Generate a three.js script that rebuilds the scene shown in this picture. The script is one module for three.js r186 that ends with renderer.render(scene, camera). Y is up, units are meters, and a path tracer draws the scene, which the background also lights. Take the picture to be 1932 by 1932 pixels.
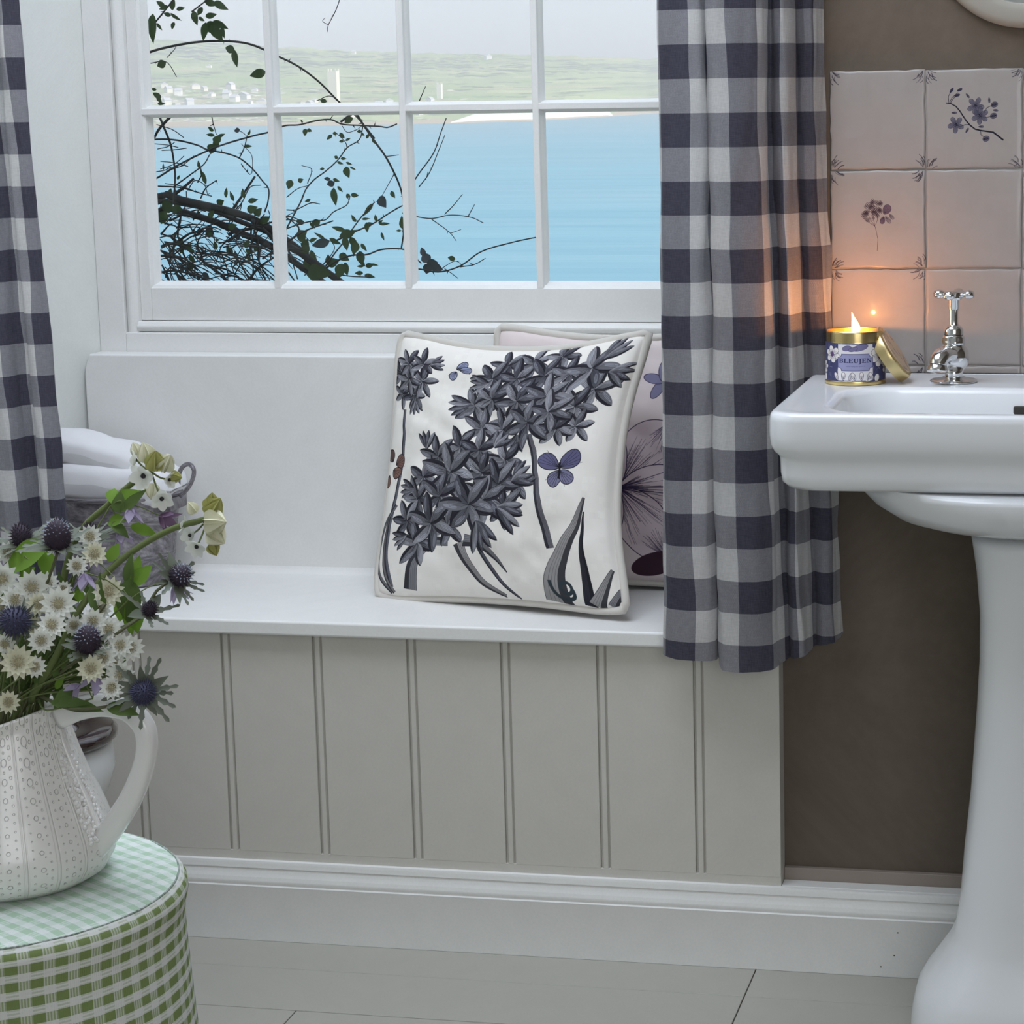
import * as THREE from 'three';
import { mergeGeometries, mergeVertices, toCreasedNormals } from 'three/addons/utils/BufferGeometryUtils.js';
import { RoundedBoxGeometry } from 'three/addons/geometries/RoundedBoxGeometry.js';
import { RectAreaLightUniformsLib } from 'three/addons/lights/RectAreaLightUniformsLib.js';
import { createNoise2D, createNoise3D } from 'simplex-noise';

// ---------------------------------------------------------------- camera, sky, lights, exposure
const scene = new THREE.Scene();
const renderer = new THREE.WebGLRenderer({ antialias: true });
renderer.toneMapping = THREE.LinearToneMapping;
renderer.toneMappingExposure = 1.0;
renderer.shadowMap.enabled = true;
RectAreaLightUniformsLib.init();

const RAD = Math.PI / 180, V = (x, y, z) => new THREE.Vector3(x, y, z);
const FOCAL = 4209.5, CX = 1341.8, CY = 865.4, SIZE = 1932;           // lens of the photograph, in its pixels
const EYE = V(0, 1.322, 3.24), YAW = 10.78 * RAD, PITCH = 9.083 * RAD, ROLL = 0.827 * RAD;
const right0 = V(Math.cos(YAW), 0, -Math.sin(YAW));
const forward = V(-Math.sin(YAW) * Math.cos(PITCH), -Math.sin(PITCH), -Math.cos(YAW) * Math.cos(PITCH));
const down0 = forward.clone().cross(right0);
const rightAxis = right0.clone().multiplyScalar(Math.cos(ROLL)).addScaledVector(down0, Math.sin(ROLL));
const downAxis = down0.clone().multiplyScalar(Math.cos(ROLL)).addScaledVector(right0, -Math.sin(ROLL));
const camera = new THREE.PerspectiveCamera(2 * Math.atan(SIZE / 2 / FOCAL) / RAD, 1, 0.05, 30000);
camera.position.copy(EYE);
camera.quaternion.setFromRotationMatrix(new THREE.Matrix4().makeBasis(rightAxis, downAxis.clone().negate(), forward.clone().negate()));
camera.setViewOffset(SIZE, SIZE, SIZE / 2 - CX, SIZE / 2 - CY, SIZE, SIZE);
camera.updateMatrixWorld(true);
scene.add(camera);

// hazy bright sky, the same all round
{
  const w = 64, h = 64, data = new Float32Array(w * h * 4);
  for (let j = 0; j < h; j++) {
    const e = Math.max(0, Math.sin(((j + 0.5) / h - 0.5) * Math.PI)), k = Math.pow(e, 0.55);
    for (let i = 0; i < w; i++) data.set([0.88 - 0.18 * k, 0.955 - 0.11 * k, 1.02 + 0.02 * k, 1], (j * w + i) * 4);
  }
  const sky = new THREE.DataTexture(data, w, h, THREE.RGBAFormat, THREE.FloatType);
  sky.mapping = THREE.EquirectangularReflectionMapping; sky.magFilter = sky.minFilter = THREE.LinearFilter; sky.needsUpdate = true;
  scene.background = sky; scene.backgroundIntensity = 1.0;
}
// fill area lights at a roof window and a rear window, both added unseen
const REAR_Z = 3.66, ROOM_H = 2.55, ADDED_ROOFLIGHT = { x0: -1.6, x1: -0.3, z0: 0.05, z1: 1.4 };
{
  const cx = (ADDED_ROOFLIGHT.x0 + ADDED_ROOFLIGHT.x1) / 2, cz = (ADDED_ROOFLIGHT.z0 + ADDED_ROOFLIGHT.z1) / 2;
  const roof = new THREE.RectAreaLight(new THREE.Color(0.86, 0.93, 1.05), 5.7, ADDED_ROOFLIGHT.x1 - ADDED_ROOFLIGHT.x0, ADDED_ROOFLIGHT.z1 - ADDED_ROOFLIGHT.z0);
  roof.position.set(cx, ROOM_H + 0.06, cz); roof.lookAt(cx, 0, cz); scene.add(roof);
  const rear = new THREE.RectAreaLight(new THREE.Color(1.0, 0.99, 0.985), 2.75, 1.58, 1.35);
  rear.position.set(0.73, 1.62, REAR_Z - 0.02); rear.lookAt(0.73, 1.62, 0); scene.add(rear);
}

// hazy sun, high behind the house to the right: it reaches the bay, not this side of the house
{
  const sun = new THREE.DirectionalLight(new THREE.Color(1.0, 0.95, 0.87), 5.2); sun.position.set(850, 600, 200); sun.target.position.set(0, 0, 0); sun.castShadow = true; sun.shadow.radius = 3;
  Object.assign(sun.shadow.camera, { left: -9, right: 9, top: 9, bottom: -9, near: 1, far: 2000 }); scene.add(sun, sun.target);
}

// ---------------------------------------------------------------- helpers
function rng(seed) { let a = seed >>> 0; return () => { a = (a + 0x6d2b79f5) | 0; let t = Math.imul(a ^ (a >>> 15), 1 | a); t = (t + Math.imul(t ^ (t >>> 7), 61 | t)) ^ t; return ((t ^ (t >>> 14)) >>> 0) / 4294967296; }; }
const noise2 = createNoise2D(rng(11)), noise3 = createNoise3D(rng(12));
const lerp = (a, b, t) => a + (b - a) * t, clamp = (x, a, b) => Math.min(b, Math.max(a, x)), smooth = (t) => t * t * (3 - 2 * t);
// surveyed points: a sight line of the photograph met with a plane of known depth or height, in metres
const sight = (u, v) => forward.clone().addScaledVector(rightAxis, (u - CX) / FOCAL).addScaledVector(downAxis, (v - CY) / FOCAL);
const atZ = (u, v, z) => { const d = sight(u, v); return EYE.clone().addScaledVector(d, (z - EYE.z) / d.z); };
const atY = (u, v, y) => { const d = sight(u, v); return EYE.clone().addScaledVector(d, (y - EYE.y) / d.y); };

const used = new Map();
function numbered(name) { const n = used.get(name) ?? 0; used.set(name, n + 1); return n ? name + '_' + String(n).padStart(3, '0') : name; }
function thing(name, label, category, pos = [0, 0, 0], group) {
  const o = new THREE.Group(); o.name = numbered(name); o.position.set(...(pos.isVector3 ? pos.toArray() : pos));
  o.userData = { label, category }; if (group) o.userData.group = group; scene.add(o); return o;
}
function structure(name, label, category, pos = [0, 0, 0]) { const o = thing(name, label, category, pos); o.userData.kind = 'structure'; return o; }
function part(name, geo, mat, parent, label) {
  const m = new THREE.Mesh(geo, mat); m.name = name; m.castShadow = m.receiveShadow = true; if (label) m.userData.label = label; parent.add(m); return m;
}
const shift = (geo, p) => geo.translate(-p.x, -p.y, -p.z);
function box(x0, x1, y0, y1, z0, z1, r = 0) {
  const g = r ? new RoundedBoxGeometry(x1 - x0, y1 - y0, z1 - z0, 2, r) : new THREE.BoxGeometry(x1 - x0, y1 - y0, z1 - z0);
  g.translate((x0 + x1) / 2, (y0 + y1) / 2, (z0 + z1) / 2); boxUV(g); return g;
}
function boxUV(g) {   // uv in metres from the dominant axis of each face
  const p = g.attributes.position, n = g.attributes.normal, uv = new Float32Array(p.count * 2);
  for (let i = 0; i < p.count; i++) {
    const ax = Math.abs(n.getX(i)), ay = Math.abs(n.getY(i)), az = Math.abs(n.getZ(i));
    if (ay >= ax && ay >= az) { uv[2 * i] = p.getX(i); uv[2 * i + 1] = p.getZ(i); } else if (ax >= az) { uv[2 * i] = p.getZ(i); uv[2 * i + 1] = p.getY(i); } else { uv[2 * i] = p.getX(i); uv[2 * i + 1] = p.getY(i); }
  }
  g.setAttribute('uv', new THREE.BufferAttribute(uv, 2)); return g;
}
// closed profile [a, b] swept straight along an axis: 'x' takes [z, y], 'y' takes [x, z]
function sweep(profile, axis, from, to, crease = 0.5) {
  const s = new THREE.Shape(profile.map(([a, b]) => new THREE.Vector2(a, b)));
  let g = new THREE.ExtrudeGeometry(s, { depth: to - from, bevelEnabled: false, curveSegments: 6 });
  g.translate(0, 0, from);
  const m = axis === 'x' ? new THREE.Matrix4().set(0, 0, 1, 0, 0, 1, 0, 0, 1, 0, 0, 0, 0, 0, 0, 1) : new THREE.Matrix4().set(1, 0, 0, 0, 0, 0, 1, 0, 0, 1, 0, 0, 0, 0, 0, 1);
  g.applyMatrix4(m);
  const ix = g.index ? g.toNonIndexed() : g, p = ix.attributes.position.array;      // axes were exchanged: turn the faces over
  for (let i = 0; i < p.length; i += 9) for (let k = 0; k < 3; k++) { const t = p[i + 3 + k]; p[i + 3 + k] = p[i + 6 + k]; p[i + 6 + k] = t; }
  ix.deleteAttribute('normal'); ix.deleteAttribute('uv');
  g = toCreasedNormals(ix, crease); boxUV(g); return g;
}
// rings of points joined to a skin; each ring is an array of Vector3 of equal length
function loft(rings, { closed = true, capStart = false, capEnd = false } = {}) {
  const n = rings[0].length, pos = [], idx = [], uv = [];
  rings.forEach((r, j) => r.forEach((p, i) => { pos.push(p.x, p.y, p.z); uv.push(i / n, j / (rings.length - 1)); }));
  const m = closed ? n : n - 1;
  for (let j = 0; j < rings.length - 1; j++) for (let i = 0; i < m; i++) { const a = j * n + i, b = j * n + (i + 1) % n, c = a + n, d = b + n; idx.push(a, b, c, b, d, c); }
  const cap = (j, flip) => { const c = new THREE.Vector3(); rings[j].forEach((p) => c.add(p)); c.divideScalar(n); const k = pos.length / 3; pos.push(c.x, c.y, c.z); uv.push(0.5, 0.5); for (let i = 0; i < n; i++) { const a = j * n + i, b = j * n + (i + 1) % n; flip ? idx.push(k, b, a) : idx.push(k, a, b); } };
  if (capStart) cap(0, true); if (capEnd) cap(rings.length - 1, false);
  const g = new THREE.BufferGeometry(); g.setAttribute('position', new THREE.Float32BufferAttribute(pos, 3)); g.setAttribute('uv', new THREE.Float32BufferAttribute(uv, 2)); g.setIndex(idx); g.computeVertexNormals(); return g;
}
function tube(points, radius, { seg = 0, sides = 8, closed = false } = {}) {   // radius: number or t => number
  const curve = new THREE.CatmullRomCurve3(points, closed, 'centripetal'), n = seg || Math.max(4, points.length * 4), fr = curve.computeFrenetFrames(n, closed), rings = [];
  for (let i = 0; i <= n; i++) { const t = i / n, c = curve.getPointAt(t), r = typeof radius === 'function' ? radius(t) : radius; rings.push([...Array(sides)].map((_, k) => { const a = k / sides * 2 * Math.PI; return c.clone().addScaledVector(fr.normals[i], r * Math.cos(a)).addScaledVector(fr.binormals[i], r * Math.sin(a)); })); }
  return loft(rings, { capStart: !closed, capEnd: !closed });
}
function lathe(pts, seg = 48, smoothAngle = 0.6) { let g = new THREE.LatheGeometry(pts.map(([r, y]) => new THREE.Vector2(r, y)), seg); return g; }
function aim(dir, roll = 0) {   // turns +y towards dir
  const q = new THREE.Quaternion().setFromUnitVectors(V(0, 1, 0), dir.clone().normalize());
  return q.multiply(new THREE.Quaternion().setFromAxisAngle(V(0, 1, 0), roll));
}
const placed = (geo, p, q, s = 1) => geo.clone().applyMatrix4(new THREE.Matrix4().compose(p, q ?? new THREE.Quaternion(), s.isVector3 ? s : V(s, s, s)));
function canvas(w, h, draw) { const c = document.createElement('canvas'); c.width = w; c.height = h; draw(c.getContext('2d'), w, h); return c; }
function tex(w, h, draw, { srgb = true, repeat = [1, 1], wrap = true } = {}) {
  const t = new THREE.CanvasTexture(canvas(w, h, draw)); if (srgb) t.colorSpace = THREE.SRGBColorSpace; if (wrap) t.wrapS = t.wrapT = THREE.RepeatWrapping; t.repeat.set(...repeat); t.magFilter = THREE.LinearFilter; return t;
}
function dataTex(w, h, f, { srgb = true, repeat = [1, 1] } = {}) {   // f(u, v) gives [r, g, b] in 0..255; tiles
  const d = new Uint8Array(w * h * 4);
  for (let j = 0; j < h; j++) for (let i = 0; i < w; i++) { const c = f(i / w, j / h); const o = (j * w + i) * 4; d[o] = clamp(c[0], 0, 255); d[o + 1] = clamp(c[1], 0, 255); d[o + 2] = clamp(c[2], 0, 255); d[o + 3] = 255; }
  const t = new THREE.DataTexture(d, w, h); if (srgb) t.colorSpace = THREE.SRGBColorSpace; t.wrapS = t.wrapT = THREE.RepeatWrapping; t.repeat.set(...repeat); t.magFilter = t.minFilter = THREE.LinearFilter; t.needsUpdate = true; return t;
}
const tile2 = (u, v, f) => { const a = 2 * Math.PI * u, b = 2 * Math.PI * v; return noise3(Math.cos(a) * f + 7.1, Math.sin(a) * f + Math.cos(b) * f, Math.sin(b) * f + 3.3); };
const std = (color, roughness = 0.5, more = {}) => new THREE.MeshStandardMaterial({ color: new THREE.Color(...color), roughness, ...more });      // linear base colours
const phys = (color, roughness = 0.5, more = {}) => new THREE.MeshPhysicalMaterial({ color: new THREE.Color(...color), roughness, ...more });
const both = { side: THREE.DoubleSide };

// ---------------------------------------------------------------- shared materials
const brushBump = dataTex(256, 256, (u, v) => { const n = 128 + 40 * tile2(u, v, 16) + 30 * tile2(u, v, 34); return [n, n, n]; }, { srgb: false, repeat: [4, 4] });
const paintSpeck = dataTex(512, 512, (u, v) => { const n = 250 + 1.5 * tile2(u, v, 2) + 2.5 * tile2(u, v, 24); return [n, n, n - 1]; }, { repeat: [1.6, 1.6] });
const M = {
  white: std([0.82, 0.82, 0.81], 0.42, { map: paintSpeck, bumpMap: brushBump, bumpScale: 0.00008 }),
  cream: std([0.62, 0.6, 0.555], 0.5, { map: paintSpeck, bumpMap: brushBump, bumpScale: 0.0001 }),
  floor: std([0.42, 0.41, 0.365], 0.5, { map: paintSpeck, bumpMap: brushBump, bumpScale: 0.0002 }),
  reveal: std([0.83, 0.85, 0.83], 0.8, { map: paintSpeck, bumpMap: brushBump, bumpScale: 0.0002 }),
  ceiling: std([0.78, 0.77, 0.75], 0.9),
  taupe: std([0.155, 0.124, 0.096], 0.85, { bumpMap: brushBump, bumpScale: 0.0002, map: dataTex(512, 512, (u, v) => { const n = 240 + 7 * tile2(u, v, 1.6) + 5 * tile2(u, v, 6) + 4 * tile2(u, v, 30); return [n, n - 2, n - 4]; }, { repeat: [1.1, 1.1] }) }),
  glass: phys([1, 1, 1], 0.0, { transmission: 1, thickness: 0, ior: 1.45 }),
  porcelain: phys([0.76, 0.78, 0.80], 0.24, { clearcoat: 0.35, clearcoatRoughness: 0.12 }),
  chrome: std([0.78, 0.79, 0.80], 0.08, { metalness: 1 }),
  brass: std([0.72, 0.56, 0.26], 0.28, { metalness: 1 }),
  darkGap: std([0.05, 0.045, 0.04], 0.9),
};

// ---------------------------------------------------------------- the room shell
const WALL_Z = -0.04, ROOM_L = -2.2, ROOM_R = 1.6, REC_L = -1.776, REC_LF = -1.9, REC_R = -0.6, REC_TOP = 2.38, REC_BACK = -0.3828;
{
  const f = structure('floor', 'cream painted wooden floorboards of the bathroom', 'floor');
  const gap = 0.0016, rows = [0.012];
  part('subfloor', box(ROOM_L, ROOM_R, -0.14, -0.024, -0.6, REAR_Z, 0), M.darkGap, f);
  let z = 0.119 - 0.152, k = 0; const r = rng(5);
  while (z < REAR_Z - 0.02) {
    const z1 = Math.min(z + 0.152, REAR_Z), cuts = [ROOM_L, k < 2 ? -0.556 : lerp(-1.4, 0.9, r()), ROOM_R];
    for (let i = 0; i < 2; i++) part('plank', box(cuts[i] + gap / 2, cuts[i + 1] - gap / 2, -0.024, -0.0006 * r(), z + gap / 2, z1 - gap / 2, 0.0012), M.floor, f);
    z = z1; k++;
  }
}
{
  const c = structure('ceiling', 'plain white plastered ceiling of the bathroom', 'ceiling');
  const slab = (x0, x1, z0, z1) => part('ceiling_slab', box(x0, x1, ROOM_H, ROOM_H + 0.15, z0, z1), M.ceiling, c);
  slab(ROOM_L - 0.14, ADDED_ROOFLIGHT.x0, -0.6, REAR_Z + 0.14); slab(ADDED_ROOFLIGHT.x1, ROOM_R + 0.14, -0.6, REAR_Z + 0.14); slab(ADDED_ROOFLIGHT.x0, ADDED_ROOFLIGHT.x1, -0.6, ADDED_ROOFLIGHT.z0); slab(ADDED_ROOFLIGHT.x0, ADDED_ROOFLIGHT.x1, ADDED_ROOFLIGHT.z1, REAR_Z + 0.14);
  const w = structure('window_3', 'added roof window for fill light in the ceiling over the left of the room', 'window');  // unseen opening, added to hold the overhead fill light
  for (const x of [ADDED_ROOFLIGHT.x0, ADDED_ROOFLIGHT.x1 - 0.04]) part('frame', box(x, x + 0.04, ROOM_H + 0.08, ROOM_H + 0.15, ADDED_ROOFLIGHT.z0, ADDED_ROOFLIGHT.z1, 0.004), M.white, w);
  for (const z of [ADDED_ROOFLIGHT.z0, ADDED_ROOFLIGHT.z1 - 0.04]) part('frame', box(ADDED_ROOFLIGHT.x0 + 0.04, ADDED_ROOFLIGHT.x1 - 0.04, ROOM_H + 0.081, ROOM_H + 0.149, z, z + 0.04, 0.004), M.white, w);
  part('pane', box(ADDED_ROOFLIGHT.x0 + 0.04, ADDED_ROOFLIGHT.x1 - 0.04, ROOM_H + 0.11, ROOM_H + 0.115, ADDED_ROOFLIGHT.z0 + 0.04, ADDED_ROOFLIGHT.z1 - 0.04), M.glass, w);
}
function wallWithHole(name, label, x0, x1, y0, y1, hole, z0, z1, mat) {   // faces +z or -z
  const s = new THREE.Shape([[x0, y0], [x1, y0], [x1, y1], [x0, y1]].map((p) => new THREE.Vector2(...p)));
  s.holes.push(new THREE.Path([[hole[0], hole[2]], [hole[0], hole[3]], [hole[1], hole[3]], [hole[1], hole[2]]].map((p) => new THREE.Vector2(...p))));
  const g = new THREE.ExtrudeGeometry(s, { depth: z1 - z0, bevelEnabled: false }); g.translate(0, 0, z0); boxUV(g);
  const w = structure(name, label, 'wall'); part('plaster', g, mat, w); return w;
}
wallWithHole('wall_window', 'taupe painted wall around the window recess and behind the washbasin', ROOM_L - 0.14, ROOM_R + 0.14, 0, ROOM_H, [REC_LF, REC_R, 0.001, REC_TOP], -0.2, WALL_Z, M.taupe);
{
  const w = structure('wall_left', 'side wall at the left of the bathroom', 'wall'); part('plaster', box(ROOM_L - 0.14, ROOM_L, 0, ROOM_H, WALL_Z, REAR_Z), M.reveal, w);
  const r = structure('wall_right', 'side wall at the right of the bathroom', 'wall'); part('plaster', box(ROOM_R, ROOM_R + 0.14, 0, ROOM_H, WALL_Z, REAR_Z), M.taupe, r);
}
{ // rear wall with a big window added to carry fill light
  wallWithHole('wall_rear', 'rear wall behind the photographer with an added wide window', ROOM_L - 0.14, ROOM_R + 0.14, 0, ROOM_H, [-0.08, 1.54, 0.93, 2.31], REAR_Z, REAR_Z + 0.14, M.reveal);
  const w = structure('window_2', 'added wide casement window for fill light in the rear wall', 'window');
  for (const x of [-0.08, 0.705, 1.49]) part('stile', box(x, x + 0.05, 0.93, 2.31, REAR_Z + 0.03, REAR_Z + 0.08, 0.004), M.white, w);
  for (const y of [0.93, 2.26]) part('rail', box(-0.03, 1.49, y, y + 0.05, REAR_Z + 0.031, REAR_Z + 0.079, 0.004), M.white, w);
  for (const x of [-0.03, 0.755]) part('pane', box(x, x + 0.735, 0.98, 2.26, REAR_Z + 0.053, REAR_Z + 0.057), M.glass, w);
}
{ // the recess: splayed reveals, soffit and the wall round the sash window
  const l = structure('wall_recess_left', 'pale grey plastered reveal at the left of the window recess', 'wall');
  part('plaster', sweep([[REC_L, REC_BACK], [REC_LF, WALL_Z - 0.001], [REC_LF - 0.05, WALL_Z - 0.001], [REC_LF - 0.05, -0.6], [REC_L, -0.6]], 'y', 0, REC_TOP + 0.02), M.reveal, l);
  const r = structure('wall_recess_right', 'plastered reveal at the right of the window recess behind the curtain', 'wall');
  part('plaster', box(REC_R, REC_R + 0.1, 0, REC_TOP + 0.02, -0.6, WALL_Z - 0.161), M.reveal, r);
  const t = structure('ceiling_recess', 'plastered soffit over the window recess', 'ceiling');
  part('plaster', box(REC_LF - 0.05, REC_R + 0.1, REC_TOP, REC_TOP + 0.12, -0.6, WALL_Z - 0.161), M.reveal, t);
  wallWithHole('wall_recess_back', 'wall round the sash window at the back of the recess', REC_L - 0.02, REC_R + 0.02, 0, REC_TOP + 0.02, [-1.785, -0.62, 0.92, 2.36], -0.6, REC_BACK - 0.022, M.white);
  const d = structure('facade', 'outer wall of the house', 'wall');
  part('render', box(-8, REC_L - 0.021, -3, 5.2, -0.62, -0.6), M.reveal, d); part('render', box(REC_R + 0.021, 8, -3, 5.2, -0.62, -0.6), M.reveal, d);
  part('render', box(REC_L - 0.021, REC_R + 0.021, REC_TOP + 0.02, 5.2, -0.62, -0.6), M.reveal, d); part('render', box(REC_L - 0.021, REC_R + 0.021, -3, 0.9, -0.62, -0.6), M.reveal, d);
}
{ // sash window
  const w = structure('window_1', 'white painted sash window with small panes looking out to sea', 'window');
  const zc = REC_BACK, zs = -0.4028, zg = -0.428;
  // casing boards with a stepped bead on their inner side
  const L = -1.7755, Li = -1.7048, R = -0.609, Ri = -0.68, B = 0.9, Bi = 0.958, TT = 2.375, Ti = 2.3;
  const bead = (z) => [[0, 0], [0.0015, 0.006], [0.006, 0.010], [0.012, 0.0105], [0.017, 0.007], [0.0195, 0]];
  part('casing', box(L, -1.727, B, TT, -0.42, zc, 0.002), M.white, w); part('casing', box(-0.658, R, B, TT, -0.42, zc, 0.002), M.white, w);
  part('casing', box(-1.727, -0.658, B, 0.9392, -0.42, zc, 0.002), M.white, w); part('casing', box(-1.727, -0.658, 2.325, TT, -0.42, zc, 0.002), M.white, w);
  const beadProfile = (a0, a1) => { const n = 8, o = [[a0, -0.43]]; for (let i = 0; i <= n; i++) { const t = i / n; o.push([lerp(a0 + 0.001 * Math.sign(a1 - a0), a1, t), zc - 0.012 + 0.009 * Math.sin(Math.PI * (0.12 + 0.8 * t))]); } o.push([a1, -0.43]); return o; };
  part('bead', sweep(beadProfile(-1.7268, Li), 'y', 0.9392, 2.325), M.white, w); part('bead', sweep(beadProfile(-0.6582, Ri), 'y', 0.9392, 2.325), M.white, w);
  const hb = beadProfile(0.9394, Bi).map(([y, z]) => [z, y]); part('bead', sweep(hb, 'x', Li - 0.001, Ri + 0.001), M.white, w);
  // sashes
  const cols = [-1.6846, -1.4503, -1.2150, -0.9830, -0.7480], barHalf = 0.0058;
  const frameBar = (x0, x1, y0, y1, z0, z1) => part('sash_rail', box(x0, x1, y0, y1, z0, z1, 0.0015), M.white, w);
  const stile = (x0, x1, y0, y1, dz) => part('sash_stile', box(x0, x1, y0, y1, zs - 0.029 + dz, zs + dz, 0.0015), M.white, w);
  const sash = (y0, y1, bottom, top, bars, dz) => {
    stile(Li, -1.6846, y0, y1, dz); stile(-0.748, Ri, y0, y1, dz);
    frameBar(-1.6846, -0.748, y0, bottom, zs - 0.029 + dz, zs + dz); frameBar(-1.6846, -0.748, top, y1, zs - 0.029 + dz, zs + dz);
    const rows = [bottom, ...bars, top];
    // glazing bar: a narrow nose towards the room with a moulded slope back to the glass on each side
    const barProfile = (c) => [[c - 0.0105, zg + dz], [c - 0.0105, zg + 0.003 + dz], [c - 0.0088, zg + 0.012 + dz], [c - 0.0062, zg + 0.017 + dz], [c - 0.0055, zs - 0.001 + dz], [c - 0.0045, zs + dz], [c + 0.0045, zs + dz], [c + 0.0055, zs - 0.001 + dz], [c + 0.0062, zg + 0.017 + dz], [c + 0.0088, zg + 0.012 + dz], [c + 0.0105, zg + 0.003 + dz], [c + 0.0105, zg + dz]];
    for (let i = 1; i < 4; i++) part('glazing_bar', sweep(barProfile(cols[i]), 'y', bottom, top, 0.35), M.white, w);
    for (const b of bars) part('glazing_bar', sweep(barProfile(b).map(([y, z]) => [z - 0.0007, y]), 'x', -1.6846, -0.748, 0.35), M.white, w);
    for (let j = 0; j < rows.length - 1; j++) for (let i = 0; i < 4; i++) {
      const x0 = cols[i] + (i ? barHalf : 0), x1 = cols[i + 1] - (i < 3 ? barHalf : 0), b0 = rows[j] + (j ? barHalf : 0), b1 = rows[j + 1] - (j < rows.length - 2 ? barHalf : 0);
      part('pane', new THREE.PlaneGeometry(x1 - x0, b1 - b0).translate((x0 + x1) / 2, (b0 + b1) / 2, zg + 0.001 + dz), M.glass, w);
      // moulded inner lip where the sash meets the glass
      const lip = (q) => [[0, zg + dz], [0.0105, zg + 0.001 + dz], [0.0105, zg + 0.004 + dz], [0.006, zg + 0.012 + dz], [0.0045, zs - 0.006 + dz], [0, zs - 0.003 + dz]].map(([a, z]) => [q(a), z]);
      if (i === 0) part('lip', sweep(lip((a) => x0 + a), 'y', b0, b1, 0.35), M.white, w);
      if (i === 3) part('lip', sweep(lip((a) => x1 - a), 'y', b0, b1, 0.35), M.white, w);
      if (j === 0) part('lip', sweep(lip((a) => b0 + a).map(([y, z]) => [z, y]), 'x', x0, x1, 0.35), M.white, w);
    }
  };
  sash(0.9588, 1.655, 1.0158, 1.61, [1.319], 0);
  sash(1.6, 2.3, 1.645, 2.24, [1.94], -0.045);
  part('sill', box(-1.77, -0.62, 0.86, 0.935, -0.72, -0.45, 0.004), M.white, w);
}
{ // skirting: moulded board along bench and wall
  const s = structure('baseboard_front', 'white moulded skirting board along the bench and the wall', 'skirting');
  const profile = [[0.0, 0.0], [0.013, 0.0], [0.0132, 0.0905], [0.0115, 0.0925], [0.0125, 0.096], [0.0128, 0.1], [0.0112, 0.1055], [0.0078, 0.111], [0.006, 0.1165], [0.0058, 0.1185], [0.0074, 0.1195], [0.0072, 0.126], [0.0058, 0.1305], [0.003, 0.1315], [0, 0.1315]];
  part('moulded_board', sweep(profile, 'x', ROOM_L, ROOM_R), M.white, s);
  part('cap', box(-0.5168, ROOM_R, 0.0, 0.1325, -0.0285, -0.0004, 0.0012), M.white, s);
  part('ledge', box(-0.5168, ROOM_R, 0.0, 0.1515, WALL_Z, -0.029, 0.0012), std([0.30, 0.25, 0.215], 0.6), s, 'taupe ledge strip above the skirting');
  const knot = (u, v, w) => { const p = atZ(u, v, 0.0135), g = new THREE.CircleGeometry(1, 9); g.scale(w, 0.0011, 1); g.translate(p.x, p.y, 0.01345); return g; };
  part('chip', mergeGeometries([knot(1694, 1760, 0.0012), knot(1687, 1803, 0.0012), knot(1662, 1824, 0.0014)]), M.darkGap, s, 'dark paint chips');
}
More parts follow.
